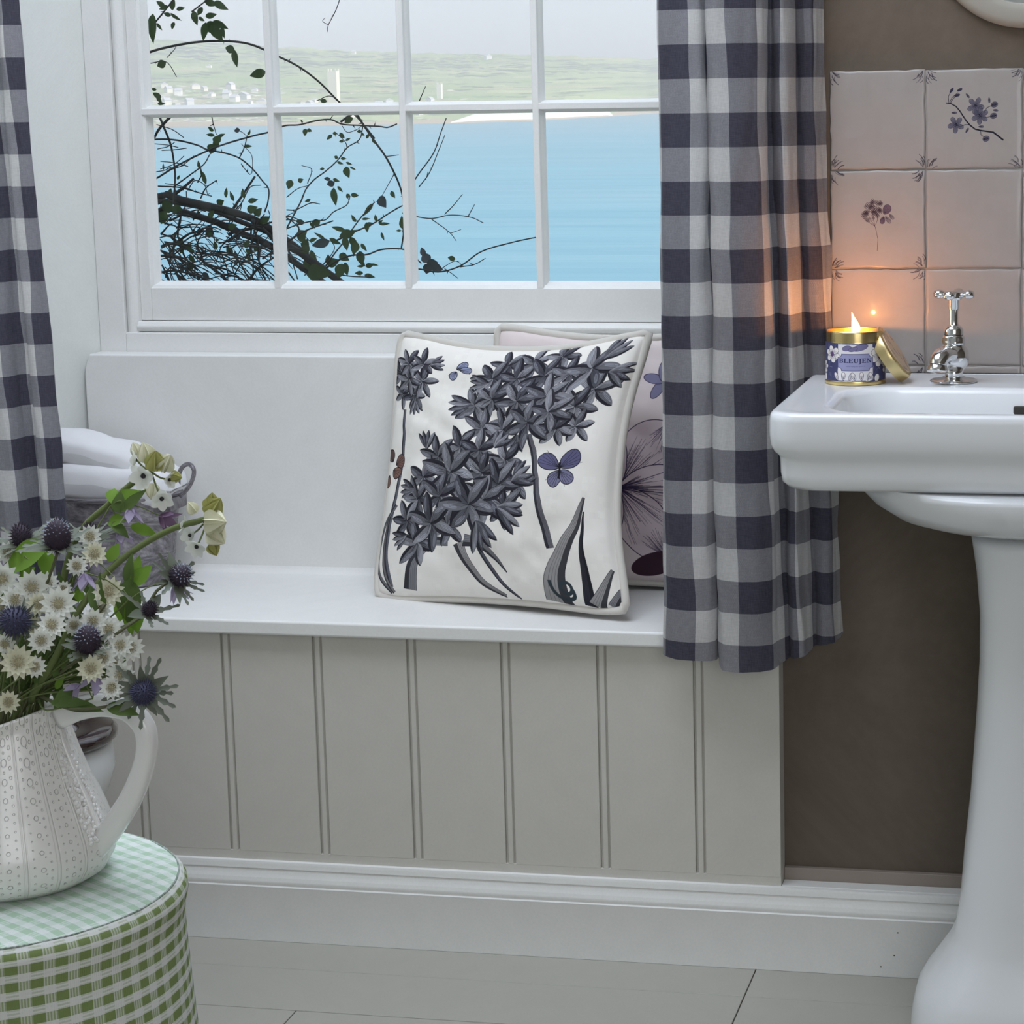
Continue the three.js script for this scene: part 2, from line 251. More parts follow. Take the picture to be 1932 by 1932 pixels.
{ // tiles
  const t = thing('tile_splashback', 'splashback of handmade white glazed tiles with small blue flower drawings', 'splashback', [0, 0, WALL_Z]);
  const ink = (c, a) => `rgba(${c},${a})`, BLUE = '34,32,66', GREY = '62,58,76';
  const drawTile = (seed, corners, motif) => tex(512, 512, (g, w) => {
    const r = rng(seed); g.fillStyle = 'rgb(226,223,219)'; g.fillRect(0, 0, w, w);
    for (let i = 0; i < 60; i++) { g.fillStyle = `rgba(${r() < 0.5 ? '238,236,234' : '214,210,206'},0.10)`; g.beginPath(); g.ellipse(r() * w, r() * w, 20 + 70 * r(), 20 + 70 * r(), 0, 0, 7); g.fill(); }
    if (corners) for (let c = 0; c < 4; c++) {
      g.save(); g.translate(c & 1 ? w : 0, c & 2 ? w : 0); g.scale(c & 1 ? -1 : 1, c & 2 ? -1 : 1); g.lineCap = 'round';
      for (let i = 0; i < 9; i++) { g.strokeStyle = ink(GREY, 0.35 + 0.45 * r()); g.lineWidth = 2 + 3 * r(); const a = r() * 1.5, d = 12 + 30 * r(); g.beginPath(); g.moveTo(d * Math.cos(a), d * Math.sin(a)); g.quadraticCurveTo((d + 18) * Math.cos(a + 0.3), (d + 18) * Math.sin(a + 0.3), (d + 26 + 14 * r()) * Math.cos(a), (d + 26 + 14 * r()) * Math.sin(a + 0.2)); g.stroke(); }
      g.restore();
    }
    const petal = (x, y, a, L, W, f) => { g.save(); g.translate(x, y); g.rotate(a); g.beginPath(); g.moveTo(0, 0); g.bezierCurveTo(L * 0.3, -W, L, -W * 0.9, L, 0); g.bezierCurveTo(L, W * 0.9, L * 0.3, W, 0, 0); g.fillStyle = f; g.fill(); g.strokeStyle = ink(BLUE, 0.75); g.lineWidth = 1.6; g.stroke(); for (let i = -2; i <= 2; i++) { g.beginPath(); g.moveTo(L * 0.12, 0); g.quadraticCurveTo(L * 0.5, i * W * 0.28, L * (0.72 + 0.15 * r()), i * W * 0.3); g.lineWidth = 1; g.stroke(); } g.restore(); };
    if (motif === 'branch') {
      const S = (x, y) => [(x - 1035) / 897 * 512 + 0, (y - 150) / 920 * 512];
      const line = (pts, w0, w1, col) => { for (let i = 0; i < pts.length - 1; i++) { g.strokeStyle = col; g.lineWidth = lerp(w0, w1, i / pts.length); g.lineCap = 'round'; g.beginPath(); g.moveTo(...S(...pts[i])); g.lineTo(...S(...pts[i + 1])); g.stroke(); } };
      const D = ink('22,18,48', 1);
      line([[1222, 458], [1265, 465], [1310, 490], [1345, 530], [1380, 585], [1410, 630], [1440, 665], [1490, 705], [1540, 718], [1600, 728], [1660, 738], [1700, 770], [1748, 808]], 5, 9, D);
      line([[1245, 455], [1240, 400], [1262, 360]], 2.5, 2, D); line([[1255, 450], [1275, 410], [1330, 365]], 2.5, 2, D); line([[1262, 455], [1290, 415], [1330, 390]], 2.5, 2, D);
      line([[1430, 662], [1395, 662], [1350, 680], [1310, 660]], 3, 2, D); line([[1575, 555], [1600, 510], [1650, 488]], 2.5, 2, D); line([[1560, 600], [1600, 600], [1650, 585]], 2.5, 2, D); line([[1540, 722], [1545, 760], [1575, 780]], 2.5, 2, D);
      for (const [x, y, a] of [[1270, 345, -0.9], [1345, 340, -0.4], [1322, 390, -0.3]]) { const [p, q] = S(x, y); petal(p - 14 * Math.cos(a), q - 14 * Math.sin(a), a, 30, 9, ink('60,56,96', 0.8)); }
      for (const [x, y, a] of [[1422, 395, 0.9], [1622, 440, 1.5], [1680, 535, 0.1], [1295, 550, 0], [1415, 715, -1], [1545, 683, 0]]) { const [p, q] = S(x, y); petal(p - 14 * Math.cos(a), q - 14 * Math.sin(a), a, 28, 7, ink('104,102,128', 0.6)); }
      for (const [x, y] of [[1670, 482], [1662, 585], [1592, 795]]) { const [p, q] = S(x, y); g.fillStyle = ink('110,108,140', 0.8); g.beginPath(); g.ellipse(p, q, 18, 14, -0.3, 0, 7); g.fill(); g.strokeStyle = D; g.lineWidth = 1.5; g.stroke(); for (let i = -2; i <= 2; i++) { g.beginPath(); g.moveTo(p - 14, q + 3); g.quadraticCurveTo(p, q + i * 6, p + 14, q - 2); g.stroke(); } }
      for (const [x, y, n, L, o] of [[1310, 660, 5, 44, 0.4], [1495, 490, 5, 46, 0.2], [1535, 580, 6, 46, 0.6]]) { const [p, q] = S(x, y); for (let i = 0; i < n; i++) petal(p, q, o + i * 2 * Math.PI / n, L, 17, ink('120,120,152', 0.7)); g.fillStyle = D; for (let i = 0; i < 9; i++) { g.beginPath(); g.arc(p + 12 * (r() - 0.5), q + 12 * (r() - 0.5), 2, 0, 7); g.fill(); } }
    }
    if (motif === 'umbel') {
      const S = (x, y) => [(x - 135) / 895 * 512, (y - 1095) / 905 * 512];
      g.strokeStyle = ink('84,58,72', 0.9); g.lineWidth = 2;
      const stem = (pts) => { g.beginPath(); pts.forEach((p, i) => (i ? g.lineTo(...S(...p)) : g.moveTo(...S(...p)))); g.stroke(); };
      stem([[575, 1840], [582, 1730], [568, 1660], [555, 1610]]); stem([[555, 1610], [500, 1575], [440, 1530]]); stem([[555, 1610], [520, 1560], [500, 1520]]); stem([[555, 1610], [545, 1560], [545, 1520]]); stem([[560, 1600], [580, 1550], [580, 1510]]);
      for (let i = 0; i < 44; i++) { const a = r() * Math.PI * 2, d = Math.sqrt(r()) * 95, [p, q] = S(525 + d * Math.cos(a) * 1.0, 1460 + d * Math.sin(a) * 0.95 - (Math.cos(a) * d * 0.3)); for (let k = 0; k < 4; k++) { g.beginPath(); g.arc(p + 6 * Math.cos(k * 1.57), q + 6 * Math.sin(k * 1.57), 5, 0, 7); g.strokeStyle = ink('70,48,66', 0.8); g.lineWidth = 1.6; g.stroke(); } }
      for (const [x, y, a, L, W] of [[640, 1500, -1.0, 56, 30], [640, 1520, 1.9, 40, 18], [655, 1520, 0.9, 44, 14], [690, 1500, 0.8, 36, 12]]) { const [p, q] = S(x, y); petal(p, q, a, L, W, ink('120,92,122', a < 0 || a > 1.5 ? 0.75 : 0.25)); }
    }
  }, { wrap: false });
  const glazeBump = dataTex(256, 256, (u, v) => { const n = 128 + 70 * tile2(u, v, 0.55) + 6 * tile2(u, v, 1.6); return [n, n, n]; }, { srgb: false });
  const glaze = (map) => phys([0.47, 0.445, 0.44], 0.32, { map, bumpMap: glazeBump, bumpScale: 0.0007, specularIntensity: 0.3, clearcoat: 0.4, clearcoatRoughness: 0.05 });
  const mats = { corner: glaze(drawTile(1, true)), corner2: glaze(drawTile(2, true)), branch: glaze(drawTile(3, true, 'branch')), umbel: glaze(drawTile(4, true, 'umbel')), plain: glaze(drawTile(5, false)) };
  const which = [['corner', 'branch', 'plain', 'corner2', 'plain'], ['umbel', 'plain', 'corner2', 'plain', 'corner'], ['corner2', 'plain', 'plain', 'corner', 'plain'], ['corner', 'plain', 'plain', 'plain', 'plain']];
  const r = rng(77), X = [-0.439, -0.299, -0.159, -0.018, 0.123, 0.264], Y = [1.3645, 1.2205, 1.0765, 0.9335, 0.79];
  part('mortar', box(-0.4375, 0.2625, 0.7905, 1.363, 0.0002, 0.0058), std([0.36, 0.335, 0.32], 0.9), t);
  for (let j = 0; j < 4; j++) for (let i = 0; i < 5; i++) {
    const w = X[i + 1] - X[i] - 0.0018, h = Y[j] - Y[j + 1] - 0.0018, n = 10, ring = [];
    for (let e = 0; e < 4; e++) for (let k = 0; k < n; k++) {   // hand cut outline
      const f = k / n - 0.5, o = 0.0011 * noise2(f * 5 + e * 9 + i * 31, j * 17) + 0.0006 * noise2(f * 22, e + i * 5 + j);
      ring.push(e === 0 ? [f * w, -h / 2 + o] : e === 1 ? [w / 2 + o, f * h] : e === 2 ? [-f * w, h / 2 + o] : [-w / 2 + o, -f * h]);
    }
    const c0 = (inset, z) => ring.map(([x, y]) => V(x * (1 - inset / w * 2), y * (1 - inset / h * 2), z));
    const g = loft([c0(0, 0), c0(0, 0.0062), c0(0.0012, 0.0078), c0(0.004, 0.0084), c0(0.012, 0.0086)], { capEnd: true }), p = g.attributes.position, uv = g.attributes.uv;
    for (let k = 0; k < p.count; k++) uv.setXY(k, p.getX(k) / w + 0.5, p.getY(k) / h + 0.5);
    const m = part('tile', g, mats[which[j][i]], t);
    m.position.set((X[i] + X[i + 1]) / 2, (Y[j] + Y[j + 1]) / 2, 0.0015 * r()); m.rotation.set((r() - 0.5) * 0.012, (r() - 0.5) * 0.012, (r() - 0.5) * 0.008 + 0.006);
  }
}

// ---------------------------------------------------------------- window seat
const SEAT = 0.53, PANEL_Z = -0.333;
{
  const b = thing('window_seat', 'built-in white window seat with beaded board front and low back panel', 'bench', [-1.2, 0, 0]);
  const add = (name, g, mat = M.white) => part(name, g.translate(1.2, 0, 0), mat, b);
  const seat = box(-1.895, -0.517, 0.506, SEAT, PANEL_Z + 0.001, 0.02, 0.0045);
  add('seat_board', seat);
  // back panel with an eased top corner
  const s = new THREE.Shape(); s.moveTo(-1.7835, SEAT + 0.0005); s.lineTo(-0.602, SEAT + 0.0005); s.lineTo(-0.602, 0.9065); s.lineTo(-1.7725, 0.9065); s.quadraticCurveTo(-1.7795, 0.898, -1.7835, 0.872); s.closePath();
  const pg = new THREE.ExtrudeGeometry(s, { depth: 0.04, bevelEnabled: true, bevelSize: 0.003, bevelThickness: 0.004, bevelOffset: -0.003, bevelSegments: 3 }); pg.translate(0, 0, PANEL_Z - 0.044); boxUV(pg); add('back_panel', pg);
  const cove = [[PANEL_Z - 0.002, SEAT - 0.001], [PANEL_Z + 0.012, SEAT - 0.001], [PANEL_Z + 0.0045, SEAT + 0.003], [PANEL_Z + 0.0015, SEAT + 0.008], [PANEL_Z - 0.002, SEAT + 0.016]]; add('caulk_fillet', sweep(cove, 'x', -1.782, -0.602, 1.2));
  // front boards: two fine grooves with a bead between at each joint
  const joints = [-1.8705, -1.718, -1.565, -1.4130, -1.2600, -1.1055, -0.9540, -0.8010, -0.6500, -0.517];
  for (let i = 0; i < joints.length - 1; i++) {
    const x0 = joints[i], x1 = joints[i + 1], d = -0.0055, p = [[x0 + 0.0002, -0.02], [x0 + 0.0002, d], [x0 + 0.0026, d], [x0 + 0.0034, -0.0016], [x0 + 0.0048, -0.0002], [x0 + 0.0072, 0], [x0 + 0.0102, 0], [x0 + 0.0118, -0.0004], [x0 + 0.0126, -0.0018], [x0 + 0.0132, d], [x0 + 0.0154, d], [x0 + 0.0158, -0.0008], [x0 + 0.0166, 0], [x1 - 0.0006, 0], [x1 - 0.0002, -0.0008], [x1 - 0.0002, -0.02]];
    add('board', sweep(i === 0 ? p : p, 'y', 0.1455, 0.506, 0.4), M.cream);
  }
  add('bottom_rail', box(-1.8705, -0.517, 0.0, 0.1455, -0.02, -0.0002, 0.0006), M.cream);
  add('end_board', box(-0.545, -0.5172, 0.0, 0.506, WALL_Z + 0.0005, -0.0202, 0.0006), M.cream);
}

// ---------------------------------------------------------------- gingham curtains
const CHECK = 0.0485;
const ginghamMap = dataTex(1024, 1024, (u, v) => {
  const a = u < 0.5 ? 1 : 0, b = v < 0.5 ? 1 : 0;
  const X = u * 96, Y = v * 96, slubH = noise2(u * 6 + 3, Math.floor(v * 160) * 1.7), slubV = noise2(Math.floor(u * 160) * 1.7, v * 6 + 40);
  const weave = ((Math.floor(X) + Math.floor(Y)) & 1) ? 1 : 0;
  const warp = a ? [86, 85, 99] : [228, 227, 226], weft = b ? [86, 85, 99] : [228, 227, 226];
  const k = weave ? 0.62 : 0.38, n = 7 * slubH * (0.5 + k) + 7 * slubV * (1.5 - k) + 5 * noise2(u * 220, v * 220);
  return [0, 1, 2].map((c) => lerp(warp[c], weft[c], 0.5 + (k - 0.5) * 0.7) + n);
}, { repeat: [1 / (2 * CHECK), 1 / (2 * CHECK)] });
const weaveBump = dataTex(256, 256, (u, v) => { const n = 128 + 60 * Math.sin(u * 2 * Math.PI * 48) * Math.sin(v * 2 * Math.PI * 48) + 40 * tile2(u, v, 12); return [n, n, n]; }, { srgb: false, repeat: [14, 14] });
const ginghamCloth = phys([1, 1, 1], 0.95, { map: ginghamMap, bumpMap: weaveBump, bumpScale: 0.0003, transmission: 0.5, thickness: 0, side: THREE.DoubleSide, specularIntensity: 0.2 });

// a hanging cloth: fold lines (x, z) given at the heading and at the hem; the width is measured along the folds
function clothSheet(topPts, hemPts, yTop, hem, { seed = 1, rows = 90, cols = 240, uOffset = 0, vOffset = 0, hemCurve = () => 0, mid } = {}) {
  const mk = (pts) => new THREE.CatmullRomCurve3(pts.map(([x, z]) => V(x, 0, z)), false, 'centripetal');
  const A = mk(topPts), B = mk(hemPts), Cm = mid ? mk(mid) : null, pos = [], uv = [], idx = [], len = B.getLength();
  for (let j = 0; j <= rows; j++) {
    const t = j / rows;
    for (let i = 0; i <= cols; i++) {
      const s = i / cols, a = A.getPoint(s), b = B.getPoint(s), p = Cm ? (t < 0.55 ? a.lerp(Cm.getPoint(s), smooth(t / 0.55)) : Cm.getPoint(s).lerp(b, (t - 0.55) / 0.45)) : a.lerp(b, t);
      const y = lerp(yTop, hem + hemCurve(s), t);
      p.x += 0.0035 * noise3(s * 9, y * 3, seed) + 0.0016 * noise3(s * 22, y * 9, seed + 5); p.z += 0.004 * noise3(s * 9, y * 3, seed + 20) + 0.0016 * noise3(s * 25, y * 10, seed + 7);
      pos.push(p.x, y, p.z); uv.push(uOffset, y + vOffset);
    }
  }
  // measured width along the cloth, taken at the hem rows where it hangs freest
  const rowAt = Math.floor(rows * 0.75); let acc = 0; const U = [0];
  for (let i = 1; i <= cols; i++) { const a = 3 * (rowAt * (cols + 1) + i), dx = pos[a] - pos[a - 3], dz = pos[a + 2] - pos[a - 1]; acc += Math.hypot(dx, dz); U.push(acc); }
  for (let j = 0; j <= rows; j++) for (let i = 0; i <= cols; i++) uv[2 * (j * (cols + 1) + i)] = uOffset + U[i];
  for (let j = 0; j < rows; j++) for (let i = 0; i < cols; i++) { const a = j * (cols + 1) + i, b = a + cols + 1; idx.push(a, b, a + 1, a + 1, b, b + 1); }
  const g = new THREE.BufferGeometry(); g.setAttribute('position', new THREE.Float32BufferAttribute(pos, 3)); g.setAttribute('uv', new THREE.Float32BufferAttribute(uv, 2)); g.setIndex(idx); g.computeVertexNormals(); return g;
}
const POLE_Y = 2.3;
{
  const c = thing('curtain', 'blue and white gingham curtain hanging in folds beside the washbasin', 'curtain', [-0.56, 0, 0.06]);
  const hem = [[-0.668, 0.012], [-0.684, 0.030], [-0.672, 0.058], [-0.640, 0.066], [-0.612, 0.060], [-0.604, 0.034], [-0.603, 0.006], [-0.597, 0.010], [-0.599, 0.050], [-0.588, 0.074], [-0.555, 0.082], [-0.525, 0.074], [-0.510, 0.055], [-0.508, 0.022], [-0.500, 0.016], [-0.488, 0.040], [-0.476, 0.046], [-0.466, 0.024], [-0.462, 0.000], [-0.448, 0.012], [-0.432, 0.010], [-0.424, -0.008], [-0.421, -0.024]].map(([x, z]) => [x, x < -0.503 ? 0.025 + z * 0.78 : z]);
  const top = hem.map(([x, z], i) => [lerp(-0.664, -0.452, (x + 0.684) / 0.263), clamp(z * 0.85 + 0.008, -0.024, 0.088)]);
  const mid = hem.map(([x, z]) => [lerp(-0.676, -0.447, (x + 0.684) / 0.263), clamp(z * 0.97, -0.024, 0.092)]);
  const v0 = 1.4035;      // a dark band of the weave ends at this height
  part('cloth', clothSheet(top, hem, POLE_Y - 0.02, 0.494, { seed: 3, uOffset: 0.058, vOffset: 2 * CHECK * 20 - v0 + CHECK, mid, hemCurve: (s) => 0.012 * (1 - s) * (1 - s) - 0.008 * Math.exp(-((s - 0.42) ** 2) / 0.02) + (s > 0.6 ? 0.085 * (s - 0.6) : 0) }).translate(0.56, 0, -0.06), ginghamCloth, c);
}
{
  const c = thing('curtain', 'blue and white gingham curtain with backlit edge beside the metal tub', 'curtain', [-1.72, 0, 0.05]);
  const hem = [[-1.634, 0.012], [-1.627, 0.034], [-1.637, 0.052], [-1.657, 0.048], [-1.668, 0.026], [-1.676, 0.020], [-1.683, 0.036], [-1.686, 0.064], [-1.700, 0.078], [-1.722, 0.074], [-1.735, 0.05], [-1.745, 0.02], [-1.76, 0.03], [-1.77, 0.06], [-1.79, 0.07], [-1.81, 0.05], [-1.83, 0.02], [-1.86, 0.04], [-1.88, 0.06], [-1.91, 0.03], [-1.94, 0.02]].map(([x, z]) => [x, 0.025 + z * 0.8]);
  const mid = hem.map(([x, z]) => [lerp(-1.955, -1.656, (x + 1.94) / 0.318), z * 0.9 + 0.004]), top = hem.map(([x, z]) => [lerp(-1.96, -1.70, (x + 1.94) / 0.318), z * 0.75 + 0.008]);
  part('cloth', clothSheet(top, hem, POLE_Y - 0.02, 0.49, { seed: 8, uOffset: 0.004, vOffset: 2 * CHECK * 20 - 1.4035 + CHECK, mid }).translate(1.72, 0, -0.05), ginghamCloth, c);
}
{
  const c = thing('curtain_pole', 'white curtain pole above the window recess', 'curtain pole', [-1.2, POLE_Y, 0.03]);
  part('pole', new THREE.CylinderGeometry(0.012, 0.012, 1.72, 20).rotateZ(Math.PI / 2), M.white, c);
  for (const x of [-0.88, 0.88]) part('finial', new THREE.SphereGeometry(0.022, 20, 14).translate(x, 0, 0), M.white, c);
  for (const x of [-0.8, 0.82]) part('bracket', box(x - 0.008, x + 0.008, -0.01, 0.01, WALL_Z - 0.03, -0.006), M.white, c);
  for (let i = 0; i < 7; i++) { part('ring', new THREE.TorusGeometry(0.018, 0.0025, 8, 24).rotateY(Math.PI / 2).translate(0.545 + i * 0.034, -0.004, 0), M.white, c); part('ring', new THREE.TorusGeometry(0.018, 0.0025, 8, 24).rotateY(Math.PI / 2).translate(-0.73 + i * 0.042, -0.004, 0), M.white, c); }
}

// ---------------------------------------------------------------- cushions
// square pillow: edges drawn in between the corners, plump middle; returns skin and edge line
function pillow(w, h, thick, pinch, n = 44, seed = 1) {
  const edge = (u, v) => {   // u, v in -1..1 -> outline pulled in along the sides, corners rounded
    const [pl, pr, pt, pb] = pinch, sx = 1 - Math.pow(Math.abs(v), 2.2), sy = 1 - Math.pow(Math.abs(u), 2.2); let x = u * w / 2 * (1 - (u < 0 ? pl : pr) * sx), y = v * h / 2 * (1 - (v < 0 ? pb : pt) * sy);
    const c = Math.max(0, Math.abs(u) + Math.abs(v) - 1.66) / 0.34; x *= 1 - 0.055 * c * c; y *= 1 - 0.055 * c * c; return [x, y];
  };
  const bulge = (u, v) => Math.pow(Math.max(0, 1 - u * u), 0.46) * Math.pow(Math.max(0, 1 - v * v), 0.46);
  const face = (side) => {
    const pos = [], uv = [], idx = [];
    for (let j = 0; j <= n; j++) for (let i = 0; i <= n; i++) {
      const u = -Math.cos(Math.PI * i / n) * 0.35 + (i / n * 2 - 1) * 0.65, v = -Math.cos(Math.PI * j / n) * 0.35 + (j / n * 2 - 1) * 0.65, [x, y] = edge(u, v), b = bulge(u, v);
      const wr = 0.006 * noise3(u * 2.2, v * 2.2, seed + side) * b + 0.004 * noise3(u * 5 + 3, v * 5, seed) * b;
      pos.push(x, y, side * (thick / 2 * b + wr)); uv.push(u * 0.5 + 0.5, v * 0.5 + 0.5);
    }
    for (let j = 0; j < n; j++) for (let i = 0; i < n; i++) { const a = j * (n + 1) + i, b = a + n + 1; side > 0 ? idx.push(a, a + 1, b, a + 1, b + 1, b) : idx.push(a, b, a + 1, a + 1, b, b + 1); }
    const g = new THREE.BufferGeometry(); g.setAttribute('position', new THREE.Float32BufferAttribute(pos, 3)); g.setAttribute('uv', new THREE.Float32BufferAttribute(uv, 2)); g.setIndex(idx); g.computeVertexNormals(); return g;
  };
  const line = []; for (let e = 0; e < 4; e++) for (let k = 0; k < 16; k++) { const t = -1 + 2 * k / 16, [u, v] = e === 0 ? [t, -1] : e === 1 ? [1, t] : e === 2 ? [-t, 1] : [-1, -t]; const [x, y] = edge(u, v); line.push(V(x, y, 0)); }
  return { front: face(1), back: face(-1), line };
}
// drawing of agapanthus heads in slate ink, positions in hundredths of the cushion's width from its top left
const cushionPrint = tex(1400, 1400, (g, W) => {
  const r = rng(21), U = W / 100; g.fillStyle = 'rgb(236,232,226)'; g.fillRect(0, 0, W, W);
  for (let i = 0; i < 1400; i++) { g.fillStyle = `rgba(${r() < 0.5 ? '255,252,246' : '214,208,200'},0.12)`; g.fillRect(r() * W, r() * W, r() < 0.5 ? 30 : 2, r() < 0.5 ? 2 : 30); }
  const INK = '34,33,40', MID = ['112,112,118', '128,128,134', '96,96,103', '144,144,150', '80,80,88'];
  const petal = (x, y, a, L, Wd, tone) => {
    g.save(); g.translate(x, y); g.rotate(a);
    g.beginPath(); g.moveTo(0, -Wd * 0.12); g.bezierCurveTo(L * 0.25, -Wd, L * 0.8, -Wd * 0.95, L, 0); g.bezierCurveTo(L * 0.85, Wd * 0.8, L * 0.25, Wd * 0.9, 0, Wd * 0.12); g.closePath();
    g.fillStyle = `rgb(${tone})`; g.fill(); g.save(); g.clip();
    g.fillStyle = `rgba(${INK},0.8)`; g.beginPath(); g.moveTo(0, -Wd * 0.05); g.bezierCurveTo(L * 0.3, Wd * 0.42, L * 0.8, Wd * 0.25, L, -Wd * 0.05); g.lineTo(L, Wd * 1.2); g.lineTo(0, Wd * 1.2); g.fill();
    g.fillStyle = 'rgba(186,190,202,0.4)'; g.beginPath(); g.ellipse(L * 0.6, -Wd * 0.32, L * 0.24, Wd * 0.2, 0.1, 0, 7); g.fill();
    g.strokeStyle = `rgba(${INK},0.7)`; g.lineWidth = U * 0.09; for (let i = 0; i < 6; i++) { const q = -0.7 + 1.3 * i / 5; g.beginPath(); g.moveTo(L * 0.02, 0); g.quadraticCurveTo(L * 0.5, q * Wd * 0.9, L * (0.6 + 0.35 * r()), q * Wd * 0.45); g.stroke(); }
    g.restore(); g.strokeStyle = `rgba(${INK},0.9)`; g.lineWidth = U * 0.24; g.stroke(); g.restore();
  };
  const bloom = (x, y, R, a0, squash = 1) => { g.save(); g.translate(x * U, y * U); g.scale(1, squash); const n = 6; for (let i = 0; i < n; i++) petal(0, 0, a0 + i * 2 * Math.PI / n + (r() - 0.5) * 0.25, R * U * (0.85 + 0.3 * r()), R * U * 0.3, MID[Math.floor(r() * 5)]); g.strokeStyle = `rgba(${INK},0.95)`; g.lineWidth = U * 0.12; for (let i = 0; i < 8; i++) { const b = a0 + r() * 7, d = R * U * (0.25 + 0.35 * r()); g.beginPath(); g.moveTo(0, 0); g.lineTo(d * Math.cos(b), d * Math.sin(b)); g.stroke(); } g.restore(); };
  const trumpet = (x, y, a, R) => { for (const d of [-0.5, -0.18, 0.2, 0.55]) petal(x * U, y * U, a + d, R * U, R * U * 0.2, MID[Math.floor(r() * 5)]); };
  const ribbon = (pts, w0, w1, tone) => {   // strap leaf or stem
    const c = new THREE.CatmullRomCurve3(pts.map(([x, y]) => V(x * U, y * U, 0))), n = 40, l = [], rr = [];
    for (let i = 0; i <= n; i++) { const p = c.getPoint(i / n), t = c.getTangent(i / n), w = lerp(w0, w1, i / n) * U / 2; l.push([p.x - t.y * w, p.y + t.x * w]); rr.push([p.x + t.y * w, p.y - t.x * w]); }
    const path = (a) => { g.beginPath(); a.forEach((p, i) => (i ? g.lineTo(...p) : g.moveTo(...p))); };
    path([...l, ...rr.slice().reverse()]); g.closePath(); g.fillStyle = `rgb(${tone})`; g.fill();
    path([...l, ...l.map((p, i) => [lerp(p[0], rr[i][0], 0.38), lerp(p[1], rr[i][1], 0.38)]).reverse()]); g.closePath(); g.fillStyle = `rgba(${INK},0.72)`; g.fill();
    g.strokeStyle = `rgba(${INK},0.9)`; g.lineWidth = U * 0.16; path(l); g.stroke(); path(rr); g.stroke();
    for (let k = 0; k < 3; k++) { const f = 0.5 + 0.15 * k; g.lineWidth = U * 0.07; path(l.map((p, i) => [lerp(p[0], rr[i][0], f), lerp(p[1], rr[i][1], f)])); g.stroke(); }
  };
  const LEAF = '150,148,148', LEAF2 = '128,128,132';
  // stems and leaves
  ribbon([[8.5, 30], [9.5, 50], [7, 70], [5.5, 84], [9, 96]], 1.3, 1.6, '120,122,132'); ribbon([[9, 66], [3.5, 74], [1, 84], [3, 92], [9, 98]], 1.2, 1.6, LEAF2); ribbon([[6, 70], [4, 82], [6, 92], [10, 98]], 0.8, 1.4, LEAF);
  ribbon([[34, 80], [26, 80], [19, 87], [17, 97]], 2.6, 5.4, LEAF2); ribbon([[38, 80], [41, 86], [47, 94], [55, 98.5]], 4.2, 1.2, LEAF); ribbon([[42, 66], [46, 80], [53, 92], [60, 99]], 2.2, 0.8, '104,106,118'); ribbon([[40, 79], [47, 80], [53, 85], [57, 90]], 4.5, 0.3, LEAF2);
  ribbon([[66, 38], [70, 52], [73, 66], [76, 80]], 2.3, 2.8, '110,108,116');
  ribbon([[75, 99], [76, 90], [81, 80], [87, 70], [90, 61]], 9.5, 0.8, LEAF); ribbon([[86.5, 99], [88, 88], [88.5, 78], [90, 66]], 4.2, 0.3, '52,52,60'); ribbon([[89, 99], [93, 93], [98, 85]], 6, 1, LEAF); ribbon([[95, 99], [98, 95], [100, 92]], 4, 2, LEAF2);
  // flower heads
  const heads = (rows) => rows.forEach(([x, y, R, a]) => bloom(x, y, R, a));
  heads([[6, 24, 6, 0.4], [13, 24, 6.5, 0.9], [4, 16, 6.5, 1], [16, 18, 7, 0.8], [9, 18, 7, 0.2], [8, 12, 6.5, 0], [15, 11, 6.5, 0.5]]); trumpet(18, 11, -0.4, 6.5); trumpet(13, 26, 1.2, 6);
  heads([[50, 8, 7, 0.2], [60, 7, 8, 0.6], [70, 5, 8, 0.1], [45, 14, 8.5, 0], [55, 14, 9, 0.4], [66, 13, 9.5, 0.8], [76, 13, 9, 0.5], [40, 26, 9.5, 0.2], [88, 21, 9, 0.8], [82, 27, 9, 0.1], [47, 23, 9, 0.7], [84, 35, 7.5, 0.9], [45, 36, 9, 0.5], [77, 36, 8, 0.2], [58, 24, 10, 0.9], [70, 22, 10, 0.3], [53, 36, 9, 0.2], [64, 33, 11, 0.7], [73, 29, 9.5, 0.4], [84, 12, 10.5, 0.1]]);
  trumpet(87, 9, -0.9, 10); trumpet(91, 15, 0.25, 9); trumpet(38, 25, 2.9, 9); trumpet(44, 16, 3.0, 8); trumpet(60, 38, 1.7, 8);
  heads([[37, 44, 9, 0], [45, 45, 9, 0.5], [27, 48, 8.5, 0.3], [56, 49, 9, 0.2], [22, 56, 8.5, 0.6], [62, 58, 8.5, 0.7], [19, 64, 8.5, 0.2], [15, 72, 8, 0.1], [46, 54, 10, 0.8], [54, 58, 10, 0.1], [33, 54, 12, 0.25], [30, 63, 9.5, 0.5], [57, 66, 8.5, 0.3], [20, 80, 9.5, 0.3], [34, 74, 9, 0.8], [48, 64, 10.5, 0.6], [26, 73, 11, 0.4], [42, 66, 12.5, 0.15]]);
  trumpet(22, 45, -1.7, 7.5); trumpet(51, 44, -1.1, 8); trumpet(60, 57, -0.5, 10); trumpet(45, 72, 1.1, 12); trumpet(54, 67, 0.35, 12); trumpet(17, 60, 3.1, 7); trumpet(15, 77, 2.7, 7);
